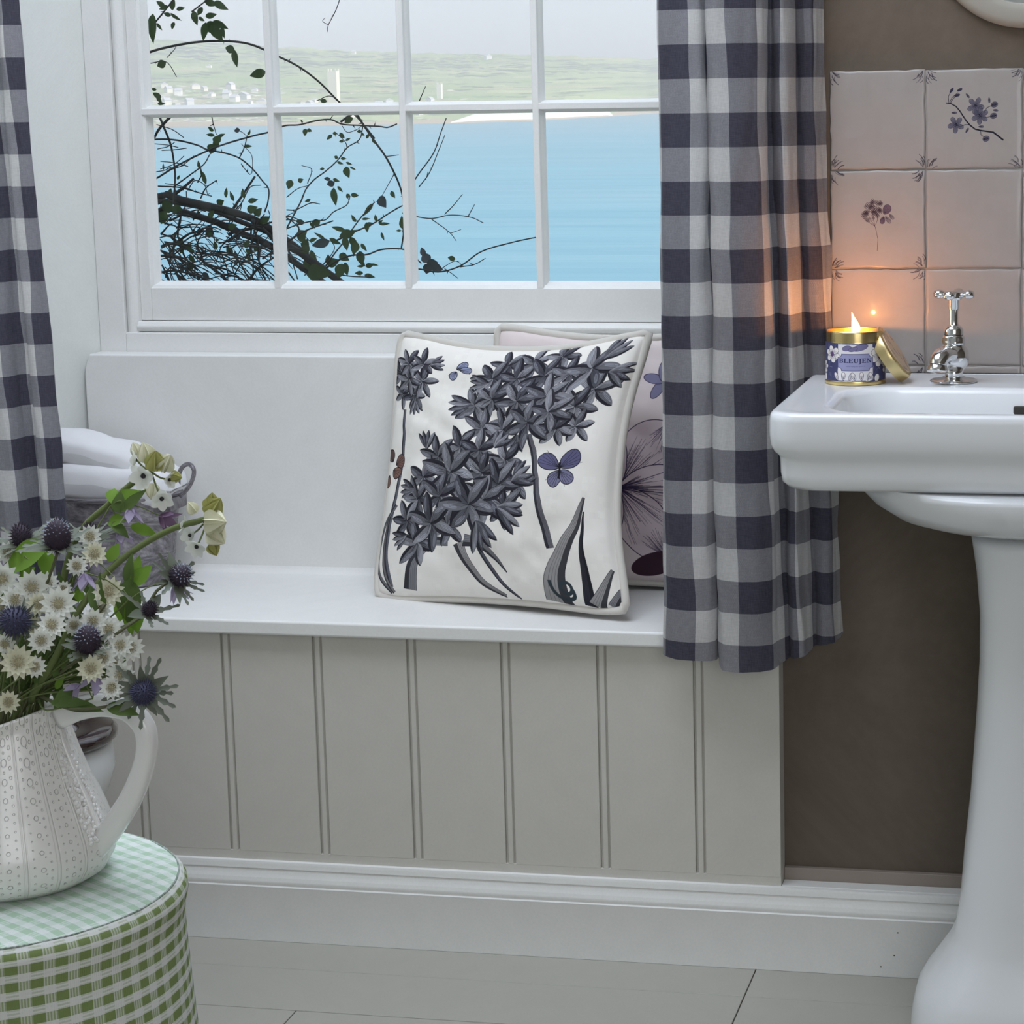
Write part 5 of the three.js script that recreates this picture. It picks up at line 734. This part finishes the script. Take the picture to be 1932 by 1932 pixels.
  // leafy sprigs filling the middle of the bunch
  for (let k = 0; k < 14; k++) {
    const u = 10 + 220 * fr(), v = 1090 + 210 * fr(), z = 0.96 + 0.07 * fr(), head = atZ(u, v, z), { t, base } = stemThing('leaf_sprig', 'dark green leafy sprig deep inside the bunch of flowers', 'foliage', 'dark leafy sprigs among the flowers', head, [], 0.0014, F.stemDark);
    for (let i = 0; i < 9; i++) { const p = V(0, 0.07, 0).lerp(head.clone().sub(base), 0.3 + 0.7 * i / 8), d = V(fr() - 0.5, 0.5 + 0.5 * fr(), fr() - 0.5).normalize(); part('leaf', placed(blade(0.03 + 0.018 * fr(), 0.011, { curl: 0.6, teeth: i % 2 ? 0 : 4, fold: 0.3 }), p, orient(d, V(fr() - 0.5, 0.3, 1))), F.leafDark, t); }
  }
}

// ---------------------------------------------------------------- bramble outside the window
{
  const BZ = -1.55, base = V(-2.15, -0.25, BZ);
  const b = thing('bramble_bush', 'thorny leafless bramble with dark arching stems and few leaves outside the window', 'bush', base);
  const bark = std([0.028, 0.025, 0.024], 0.85), green = leafMat([0.055, 0.085, 0.035], 0.22), blue = std([0.035, 0.045, 0.055], 0.5, both), r = rng(91);
  const A = (X, Y) => [280 + X / 5.368, 180 + Y / 5.368], B = (X, Y) => [530 + X / 5.367, 180 + Y / 5.367], C = (X, Y) => [600 + X / 2.76, Y / 2.76], I = (X, Y) => [X, Y], E1 = (X, Y) => [X / 2.76, Y / 2.76];
  const at = (p, z) => atZ(p[0], p[1], z).sub(base), PX = 1 / 880;
  const thorn = new THREE.ConeGeometry(0.0016, 0.009, 5).translate(0, 0.004, 0);
  const branches = [];
  const cane = (f, pts, w, { dz = 0, thorns = 0.6, name = 'branch' } = {}) => {
    const z = BZ + dz + 0.1 * (r() - 0.5), P = pts.map(([x, y], i) => at(f(x, y), z + 0.03 * Math.sin(i * 1.3))), rad = w * PX / 2, g = [tube(P, (s) => rad * (1.1 - 0.35 * s), { seg: Math.max(8, P.length * 5), sides: 7 })];
    const c = new THREE.CatmullRomCurve3(P, false, 'centripetal'), n = Math.floor(c.getLength() / 0.03 * thorns);
    for (let i = 0; i < n; i++) { const t = r(), p = c.getPointAt(t), a = r() * 6.28, T = c.getTangentAt(t), d = V(Math.cos(a), Math.sin(a), 0.4 * (r() - 0.5)).addScaledVector(T, 0.4).normalize(); g.push(placed(thorn, p, aim(d), 0.6 + 0.7 * r())); }
    part(name, mergeGeometries(g.map((q) => (q.index ? q.toNonIndexed() : q))), bark, b); branches.push(c); return c;
  };
  // canes rising from the root
  const root = (x, y) => [x, y]; 
  cane(I, [[150, 1500], [170, 1000], [220, 600], [299, 366], [336, 376], [392, 389], [438, 400], [485, 417], [522, 441], [560, 468], [605, 505], [660, 545]], 19, { thorns: 0.3 });
  cane(I, [[170, 1500], [190, 1000], [240, 600], [300, 394], [355, 404], [410, 420], [466, 445], [513, 465], [560, 498], [620, 540]], 17, { thorns: 0.3 });
  cane(I, [[120, 1500], [150, 900], [230, 420], [300, 380], [352, 386], [405, 398], [452, 418], [500, 436], [530, 452]], 14, { dz: -0.1, thorns: 0.3 });
  cane(A, [[-120, 470], [80, 445], [200, 445], [350, 465], [500, 505], [600, 550], [800, 590], [920, 635], [1050, 740], [1150, 860], [1220, 960], [1210, 1080], [1180, 1180]], 3.6);
  cane(A, [[-80, 920], [100, 830], [260, 730], [450, 630], [600, 560], [740, 505], [900, 455], [1100, 400], [1220, 372], [1370, 310], [1530, 297], [1720, 252], [1850, 245], [1955, 290], [2150, 305], [2350, 315], [2420, 325], [2515, 290]], 3.6);
  cane(A, [[90, 160], [160, 330], [220, 480], [250, 620], [270, 780], [265, 950], [250, 1100]], 4.4);
  cane(A, [[290, 150], [200, 240], [110, 340], [60, 430]], 6); cane(A, [[280, 990], [360, 930], [460, 842]], 6.5, { thorns: 0.1 }); cane(A, [[830, 1190], [960, 1000], [1080, 820]], 5.5); cane(A, [[860, 1180], [950, 1080], [1030, 930], [1140, 910]], 2.4);
  cane(A, [[100, 920], [330, 935], [560, 1000], [640, 1020]], 3); cane(A, [[400, 960], [480, 860], [560, 900], [600, 1000]], 2); cane(A, [[530, 1040], [590, 930], [690, 860]], 3); cane(A, [[250, 930], [430, 800], [560, 700], [620, 600]], 3); cane(A, [[500, 880], [540, 780], [500, 680]], 2.6);
  cane(A, [[640, 200], [660, 300], [690, 400]], 2); cane(A, [[920, 635], [970, 530], [1000, 420], [1030, 350]], 2.2); cane(A, [[880, 350], [960, 380], [1010, 430]], 1.6); cane(A, [[940, 700], [1040, 800], [1050, 620], [940, 490]], 1.6);
  cane(E1, [[740, 300], [780, 272], [900, 240], [1080, 215], [1280, 225], [1440, 290], [1560, 350], [1660, 425], [1770, 535], [1850, 600], [1950, 720]], 4.6); cane(E1, [[870, 300], [910, 255], [920, 235]], 1.6); cane(E1, [[780, 330], [870, 325], [920, 400]], 1.8); cane(E1, [[770, 160], [830, 90], [900, 0], [930, -60]], 3.4); cane(E1, [[1000, 60], [1080, 0], [1140, -40]], 3); cane(E1, [[1780, -40], [1750, 50], [1710, 130], [1705, 165]], 1.8); cane(E1, [[1710, 130], [1680, 110], [1690, 95]], 1.3); cane(E1, [[1650, 525], [1720, 500], [1760, 520]], 1.8);
  cane(B, [[610, 265], [680, 215], [745, 175], [780, 210], [830, 290], [960, 480], [1060, 620], [1150, 790], [1210, 940], [1240, 1060], [1250, 1250]], 4.4); cane(B, [[20, 1420], [120, 1230], [200, 1080], [260, 940], [330, 860], [450, 770], [580, 650], [670, 530], [800, 440], [830, 310]], 3); cane(B, [[620, 310], [680, 375], [760, 350], [820, 310]], 1.5); cane(B, [[670, 530], [650, 470], [560, 380]], 1.8); cane(B, [[500, 240], [545, 175]], 1.8); cane(B, [[1060, 620], [1190, 602]], 2); cane(B, [[270, 890], [310, 745], [210, 710]], 1.8); cane(B, [[60, 1030], [180, 940], [270, 915]], 2); cane(B, [[60, 1160], [160, 1155], [300, 1090], [395, 1100]], 2.4);
  cane(B, [[70, 1480], [250, 1370], [530, 1270]], 3.6); cane(B, [[70, 1345], [200, 1300], [330, 1270], [460, 1255], [520, 1190], [670, 1105], [700, 1020]], 2.6); cane(B, [[560, 1470], [750, 1380], [930, 1300], [1100, 1190], [1240, 1110]], 3.4); cane(B, [[380, 1800], [600, 1660], [720, 1620], [880, 1610], [1000, 1565], [1220, 1555], [1300, 1590], [1420, 1700]], 3.6); cane(B, [[430, 1760], [560, 1580], [640, 1480], [720, 1360], [800, 1250], [860, 1180], [950, 1080]], 3); cane(B, [[1220, 1550], [1240, 1380], [1220, 1240]], 3); cane(B, [[80, 1530], [200, 1600], [320, 1700], [420, 1800]], 14, { thorns: 0.1 }); cane(B, [[60, 1660], [180, 1720], [300, 1780], [500, 1800], [700, 1830], [900, 1840]], 3); cane(B, [[70, 1560], [120, 1700], [170, 1860]], 3); cane(B, [[240, 1820], [420, 1720], [520, 1600], [540, 1520], [510, 1480]], 2.2); cane(B, [[1150, 790], [1000, 1050], [960, 1080]], 1.5);
  cane(C, [[470, 990], [525, 905], [600, 800], [640, 690], [668, 615]], 2.6, { thorns: 0.2 }); cane(C, [[525, 975], [580, 900], [630, 780], [660, 705]], 2); cane(C, [[440, 1110], [525, 1130], [590, 1138], [690, 1120], [790, 1130], [860, 1160]], 2.2, { thorns: 0.2 }); cane(C, [[660, 1115], [705, 1070], [752, 1012]], 1.8); cane(C, [[780, 1130], [815, 1065]], 1.8); cane(C, [[590, 1140], [690, 1215], [720, 1255]], 1.8); cane(C, [[690, 1215], [745, 1195]], 1.4); cane(C, [[520, 1400], [640, 1415], [740, 1385], [850, 1310], [1000, 1265], [1140, 1235], [1200, 1225]], 3, { thorns: 0.2 }); cane(C, [[740, 1390], [820, 1375], [872, 1345]], 2.2); cane(C, [[660, 1400], [690, 1420], [730, 1450]], 1.8); cane(C, [[640, 1400], [720, 1360], [755, 1385]], 1.5); cane(C, [[528, 525], [560, 450]], 1.8);
  // fine tangle low at the left
  const twigs = [];
  for (let k = 0; k < 230; k++) { const x = 296 + 240 * Math.pow(r(), 1.3), y = 405 + 125 * Math.pow(r(), 0.8), a = (r() < 0.6 ? 0.4 : -0.7) + (r() - 0.5) * 1.9, Ln = 25 + 70 * r(), z = BZ - 0.25 + 0.4 * r(), P = [[x, y], [x + Ln * 0.35 * Math.cos(a), y + Ln * 0.35 * Math.sin(a) + 6 * (r() - 0.5)], [x + Ln * 0.7 * Math.cos(a + 0.15), y + Ln * 0.7 * Math.sin(a + 0.15)], [x + Ln * Math.cos(a + 0.35 * (r() - 0.3)), y + Ln * Math.sin(a + 0.3)]].map((p) => at(p, z)); const rad = (1.0 + 4.2 * r() * r()) * PX / 2 + 0.0007; twigs.push(tube(P, (s) => rad * (1 - 0.5 * s), { seg: 8, sides: 5 })); }
  for (let k = 0; k < 14; k++) { const x = 298 + 30 * r(), y = 235 + 150 * r(), a = (r() - 0.5) * 2.6, Ln = 14 + 34 * r(), z = BZ - 0.1 + 0.2 * r(); twigs.push(tube([[x - 10, y], [x + Ln * 0.5, y + Ln * 0.4 * Math.sin(a)], [x + Ln, y + Ln * Math.sin(a)]].map((p) => at(p, z)), 0.0011, { seg: 6, sides: 5 })); }
  const tangle = part('twig_tangle', mergeGeometries(twigs), bark, b, 'dense tangle of thin dark twigs'); tangle.userData.kind = 'stuff';
  // leaves: position, direction in the picture plane (degrees, 0 = right, 90 = up), length in the photograph's pixels
  const lf = (f, x, y, ang, len, wide = 0.55, m = green) => { const a = ang * RAD, z = BZ + 0.12 * (r() - 0.5), L = len * PX, d = V(Math.cos(a), Math.sin(a), 0.5 * (r() - 0.5)), p = at(f(x, y), z).addScaledVector(d, -L / 2); part('leaf', placed(blade(L, L * wide, { curl: 0.5 * r(), n: 8, fold: 0.3 }), p, orient(d, V(0.5 * (r() - 0.5), 0.5 * (r() - 0.5), 1))), m, b); };
  const list = (f, rows) => rows.forEach(([x, y, a, l, w, m]) => lf(f, x, y, a, l, w, m ? blue : green));
  list(A, [[630, 340, 150, 16], [625, 400, 175, 18, 0.4], [740, 405, 20, 18, 0.4], [700, 440, 70, 22, 0.8], [640, 545, 250, 22, 0.9], [690, 490, 300, 18, 0.8], [895, 355, 190, 13, 0.8, 1], [1010, 515, 0, 17, 0.4], [1020, 380, 60, 10], [510, 700, 100, 18, 0.4], [550, 800, 120, 22, 0.4], [570, 860, 290, 18, 0.5], [150, 720, 95, 14, 0.3], [305, 830, 60, 10], [730, 1085, 30, 18, 0.9], [785, 980, 90, 22, 0.35], [845, 1020, 110, 22, 0.35], [960, 990, 100, 20, 0.5], [1060, 1065, 10, 22, 0.5], [1050, 1150, 20, 24, 0.7], [1110, 1180, 40, 22, 0.7], [300, 1165, 300, 26, 0.8], [220, 980, 80, 18, 0.7], [620, 1380, 80, 26, 0.6], [330, 1480, 120, 24, 0.6], [400, 1530, 40, 22, 0.5], [430, 1560, 330, 22, 0.4], [1000, 1500, 70, 20, 0.6], [1020, 1580, 330, 18, 0.6], [1015, 1640, 280, 18, 0.6], [1180, 1260, 30, 24, 0.7], [1080, 1270, 160, 24, 0.7], [700, 1465, 10, 10], [640, 1200, 50, 20, 0.6], [510, 1200, 110, 18, 0.6], [180, 1130, 200, 34, 0.8], [150, 1240, 240, 30, 0.8]]);
  list(B, [[210, 260, 130, 8], [245, 375, 260, 15, 0.7], [290, 355, 340, 11, 0.7], [490, 425, 220, 15, 0.5], [540, 385, 170, 12, 0.6], [620, 410, 300, 15, 0.6], [610, 465, 180, 10, 0.6], [680, 445, 25, 12, 0.4], [680, 255, 205, 26, 0.5], [790, 365, 190, 12, 0.6], [830, 395, 330, 10], [880, 410, 60, 12], [940, 470, 300, 12, 0.4], [555, 625, 160, 12, 0.6], [635, 640, 0, 12, 0.5], [600, 685, 340, 14, 0.4], [690, 690, 340, 14, 0.35], [730, 740, 330, 14, 0.3], [672, 780, 285, 24, 0.72], [415, 745, 185, 12, 0.5], [465, 845, 180, 16, 0.5, 1], [500, 895, 200, 20, 0.7, 1], [560, 860, 340, 15, 0.5], [543, 1030, 268, 38, 0.42], [600, 950, 310, 16, 0.4], [675, 1020, 220, 12, 0.7], [750, 1010, 350, 16, 0.6], [90, 905, 250, 20, 0.8], [200, 860, 20, 12, 0.8], [270, 1065, 200, 13, 0.5], [1035, 1080, 300, 27, 0.85, 1], [880, 1160, 230, 34, 0.28], [1135, 1005, 300, 16, 0.6], [735, 1245, 130, 18, 0.5], [860, 1250, 5, 18, 0.3], [960, 1240, 100, 14, 0.5], [870, 1340, 265, 22, 0.45], [900, 1305, 20, 16, 0.6], [1050, 1300, 5, 22, 0.3], [1010, 1280, 40, 12], [1030, 1430, 290, 18, 0.35], [1220, 1290, 95, 24, 0.4], [1190, 1370, 180, 12, 0.4], [580, 1350, 165, 32, 0.3], [650, 1410, 200, 32, 0.6], [700, 1400, 30, 30, 0.5], [660, 1500, 270, 30, 0.55], [740, 1490, 300, 26, 0.6], [750, 1550, 250, 26, 0.7], [840, 1540, 310, 20, 0.4], [400, 1500, 195, 42, 0.45, 1], [330, 1460, 20, 16, 0.5], [390, 1420, 150, 26, 0.25], [550, 1480, 330, 26, 0.4], [220, 1400, 30, 22, 0.8], [250, 1500, 60, 24, 0.7], [240, 1560, 210, 22, 0.8], [330, 1620, 300, 24, 0.5], [280, 1690, 80, 30, 0.7], [360, 1730, 0, 36, 0.6], [640, 1640, 330, 24, 0.7], [530, 1690, 20, 28, 0.7], [480, 1660, 100, 22, 0.6], [810, 1650, 275, 30, 0.6], [830, 1700, 310, 18, 0.5], [800, 1730, 180, 16, 0.35], [900, 1720, 10, 18, 0.6], [950, 1715, 350, 16, 0.3], [600, 1780, 250, 32, 0.7], [660, 1760, 280, 28, 0.5], [790, 1800, 180, 18, 0.5], [900, 1830, 350, 24, 0.4], [330, 1800, 190, 44, 0.8], [430, 1790, 340, 34, 0.8], [200, 1440, 150, 22, 0.7], [350, 1290, 200, 24, 0.6], [190, 1280, 170, 20, 0.6], [320, 1320, 300, 18, 0.4]]);
  list(C, [[695, 1345, 170, 18, 0.6], [560, 1340, 120, 26, 0.8, 1], [590, 1380, 200, 30, 0.8, 1], [620, 1395, 340, 26, 0.7, 1], [570, 1400, 250, 24, 0.8, 1], [545, 1310, 110, 20, 0.6, 1], [440, 1150, 95, 22, 0.4], [25, 525, 170, 18, 0.5]]);
  list(E1, [[840, 335, 200, 24, 0.7], [1195, 255, 165, 24, 0.7], [1225, 305, 275, 36, 0.4], [1340, 385, 195, 34, 0.55], [790, 150, 268, 60, 0.32], [830, 140, 300, 18, 0.35], [900, 135, 250, 16, 0.6], [870, 75, 160, 18, 0.5], [940, 45, 10, 18, 0.5], [835, 20, 150, 22, 0.5], [900, 20, 80, 26, 0.5], [850, 40, 200, 20, 0.5], [915, 90, 320, 26, 0.3], [1015, 95, 280, 30, 0.5], [1050, 100, 320, 14], [1065, 165, 260, 38, 0.4], [1100, 80, 10, 24, 0.5], [1120, 140, 20, 40, 0.5], [1150, 130, 330, 34, 0.4], [1130, 175, 300, 40, 0.5], [1160, 170, 280, 24, 0.5], [1150, 30, 330, 34, 0.45], [1100, 15, 340, 30, 0.5], [1040, 60, 230, 22, 0.5], [1090, 130, 200, 28, 0.5], [815, 495, 150, 22, 0.5], [830, 520, 300, 18, 0.5], [840, 540, 0, 16, 0.4], [800, 465, 170, 12, 0.5]]);
  for (let k = 0; k < 14; k++) lf(I, 300 + 200 * r(), 415 + 108 * r(), 360 * r(), 10 + 14 * r(), 0.6, r() < 0.3 ? blue : green);
}

// ---------------------------------------------------------------- sea, far shore and sky line
const SEA_Y = -25;
{
  const g = structure('garden_bank', 'ground below the window outside the house', 'ground'); part('turf', box(-30, 30, -1.2, -0.25, -6.5, -0.63), std([0.10, 0.13, 0.05], 0.95), g);
  const seaMap = dataTex(1024, 1024, (u, v) => { const s = tile2(u, v, 1.1), n = 9 * noise2(u * 5, v * 46) + 7 * noise2(u * 14, v * 150) + 6 * noise2(u * 2 + 7, v * 9); return [114 + n * 0.7 + 3 * s, 158 + n * 0.5, 175 + n * 0.35]; });
  const s = structure('sea', 'pale blue sea of the bay beyond the window', 'sea');
  const plane = new THREE.PlaneGeometry(16000, 15000, 1, 1).rotateX(-Math.PI / 2).translate(-3000, SEA_Y, -7600); { const p = plane.attributes.position, uv = plane.attributes.uv; for (let i = 0; i < 4; i++) uv.setXY(i, p.getX(i) / 900, p.getZ(i) / 900); }
  part('water', plane, std([1, 1, 1], 0.75, { map: seaMap }), s);
  // land across the bay
  const piece = (tbl, x) => { for (let i = 0; i < tbl.length - 1; i++) if (x <= tbl[i + 1][0]) return lerp(tbl[i][1], tbl[i + 1][1], clamp((x - tbl[i][0]) / (tbl[i + 1][0] - tbl[i][0]), 0, 1)); return tbl[tbl.length - 1][1]; };
  const shore = (u) => piece([[-600, 244], [280, 239.5], [520, 237.5], [700, 235.5], [860, 232.5], [1009, 228], [1150, 220], [1220, 215], [1300, 213], [1700, 209]], u), ridge = (u) => piece([[-600, 84], [270, 78], [310, 75], [400, 79], [520, 88], [650, 95], [770, 99], [1000, 104], [1130, 108], [1260, 112], [1700, 120]], u) + 2.2 * noise2(u * 0.021, 3) + 1.0 * noise2(u * 0.09, 8);
  const rowsN = 40, colsN = 260, land = (u, t) => { const ps = atY(u, shore(u), SEA_Y), ds = ps.distanceTo(EYE), dr = Math.max(6200, ds * 1.5), v = lerp(shore(u), ridge(u), t) , d = lerp(ds, dr, Math.pow(t, 1.25)); const s2 = sight(u, v).normalize(); return EYE.clone().addScaledVector(s2, d); };
  const pos = [], uv = [], idx = [];
  for (let j = 0; j <= rowsN; j++) for (let i = 0; i <= colsN; i++) { const u = lerp(-560, 1690, i / colsN); let p; if (j <= rowsN) { const t = j / rowsN; p = land(u, t); } else { p = land(u, 1); const k = j - rowsN; p.y -= 260 * k; p.z -= 500 * k; } pos.push(p.x, p.y + (j === 0 ? -1 : 0), p.z); uv.push((u + 560) / 2250, Math.min(j, rowsN) / rowsN); }
  for (let j = 0; j < rowsN; j++) for (let i = 0; i < colsN; i++) { const a = j * (colsN + 1) + i, b = a + colsN + 1; idx.push(a, a + 1, b, a + 1, b + 1, b); }
  const lg = new THREE.BufferGeometry(); lg.setAttribute('position', new THREE.Float32BufferAttribute(pos, 3)); lg.setAttribute('uv', new THREE.Float32BufferAttribute(uv, 2)); lg.setIndex(idx); lg.computeVertexNormals();
  const landMap = tex(2048, 512, (g2, w, h) => {
    const r = rng(95), X = (u) => (u + 560) / 2250 * w, Y = (t) => h * (1 - t); g2.fillStyle = 'rgb(150,166,118)'; g2.fillRect(0, 0, w, h);
    for (let i = 0; i < 520; i++) { const t = Math.pow(r(), 1.1), x = r() * w, L = 30 + 130 * r(), H = 5 + 18 * r(), c = ['142,168,106', '168,180,128', '128,160,98', '172,168,132', '120,142,100', '182,186,142'][Math.floor(r() * 6)]; g2.fillStyle = `rgba(${c},0.75)`; g2.beginPath(); g2.moveTo(x, Y(t)); g2.lineTo(x + L, Y(t) + 6 * (r() - 0.5)); g2.lineTo(x + L * 0.93, Y(t) - H); g2.lineTo(x + L * 0.08, Y(t) - H * (0.8 + 0.4 * r())); g2.fill(); }
    for (let i = 0; i < 900; i++) { const t = r() < 0.4 ? 0.74 + 0.2 * r() : r(), x = r() * w, L = 6 + 50 * r(); g2.fillStyle = `rgba(${['78,96,74', '92,108,84', '86,100,92'][Math.floor(r() * 3)]},${0.4 + 0.45 * r()})`; for (let k = 0; k < 4; k++) { g2.beginPath(); g2.ellipse(x + L * k / 3, Y(t) + 3 * (r() - 0.5), 4 + 7 * r(), 2 + 3.5 * r(), 0, 0, 7); g2.fill(); } }
    for (let i = 0; i < 1500; i++) { const t = 0.06 + 0.42 * Math.pow(r(), 1.5), x = X(240 + (r() < 0.75 ? 290 * r() : 640 * r())); g2.fillStyle = `rgba(${['150,146,142', '190,178,156', '112,124,98', '170,160,150', '236,232,226'][Math.floor(r() * 5)]},0.6)`; g2.beginPath(); g2.ellipse(x, Y(t), 2 + 7 * r(), 1.5 + 3 * r(), 0, 0, 7); g2.fill(); }
    g2.fillStyle = 'rgba(176,158,140,0.9)'; for (let x = 0; x < w; x += 3) g2.fillRect(x, Y(0.055 + 0.02 * noise2(x * 0.02, 1)), 3, h); g2.fillStyle = 'rgb(250,248,246)'; for (let x = X(850); x < X(1155); x += 2) { const k = clamp((x - X(850)) / 40, 0, 1) * clamp((X(1155) - x) / 10, 0, 1); g2.fillRect(x, Y(0.02 + 0.105 * k), 2, h * 0.09 * k + 4); }
  }, { wrap: false });
  const land1 = structure('hills', 'pale green far shore with fields and a white beach across the bay', 'hills'); scene.fog = new THREE.FogExp2(new THREE.Color(0.95, 0.97, 1.0), 0.0002);
  part('hillside', lg, std([1, 1, 1], 1, { map: landMap }), land1);
  // village
  const r = rng(97), wallM = [std([0.86, 0.85, 0.84], 0.9), std([0.8, 0.76, 0.7], 0.9), std([0.74, 0.74, 0.76], 0.9)], roofM = std([0.55, 0.56, 0.6], 0.9), gable = (w, h, d) => { const s2 = new THREE.Shape([[-w / 2, 0], [w / 2, 0], [0, h]].map((p) => new THREE.Vector2(...p))); return new THREE.ExtrudeGeometry(s2, { depth: d, bevelEnabled: false }).translate(0, 0, -d / 2); };
  const bodyG = new THREE.BoxGeometry(1, 1, 1).translate(0, 0.5, 0), roofG = gable(1.1, 0.55, 1.05).translate(0, 1, 0);
  const spots = { a: [], push(...l) { for (const s0 of l) { const p = land(...s0); if (Math.abs(s0[0] - 631) > 16 && this.a.every((q) => land(...q).distanceTo(p) > 42)) this.a.push(s0); } } }; for (let i = 0; i < 46; i++) spots.push([285 + 225 * r(), 0.12 + 0.33 * Math.pow(r(), 1.3)]); for (let i = 0; i < 22; i++) spots.push([535 + 210 * r(), 0.1 + 0.2 * r()]); for (let i = 0; i < 10; i++) spots.push([790 + 80 * r(), 0.1 + 0.2 * r()]); spots.push([394, 0.7], [402, 0.69], [667, 0.955], [920, 0.93]);
  spots.a.forEach(([u, t], i) => {
    const p = land(u, t), h = thing('far_house', `tiny ${['white', 'sandy', 'grey'][i % 3]} house of the village on the far shore`, 'house', [p.x, p.y - 1, p.z], `${['white', 'sandy', 'grey'][i % 3]} village houses across the bay`), s2 = (6 + 7 * r()) * Math.pow(p.distanceTo(EYE) / 4200, 0.5);
    const a = part('house_walls', bodyG, wallM[i % 3], h); a.scale.set(s2 * (1 + 0.8 * r()), s2 * 0.75, s2); const b = part('roof', roofG, roofM, h); b.scale.copy(a.scale); h.rotation.y = r() * 3;
  });
  const tower = (label, u, v0, v1, wpx, mat) => { const t = clamp((shore(u) - v0) / (shore(u) - ridge(u)), 0.02, 1), p = land(u, t), d = p.distanceTo(EYE), H = (v0 - v1) / FOCAL * d, W = wpx / FOCAL * d, o = thing('church_tower', label, 'tower', [p.x, p.y - 3, p.z]); part('tower_walls', box(-W / 2, W / 2, 0, H + 3, -W / 2, W / 2), mat, o); for (const sx of [-1, 1]) for (const sz of [-1, 1]) part('pinnacle', box(sx * W * 0.42 - W * 0.07, sx * W * 0.42 + W * 0.07, H + 3, H + 3 + W * 0.28, sz * W * 0.42 - W * 0.07, sz * W * 0.42 + W * 0.07), mat, o); };
  tower('square sandstone church tower rising above the village on the far shore', 631, 196, 137, 17, std([0.80, 0.76, 0.66], 0.9));
  tower('short pale stone tower further along the far shore', 830, 186, 160, 9, std([0.82, 0.79, 0.74], 0.9));
}

renderer.render(scene, camera);
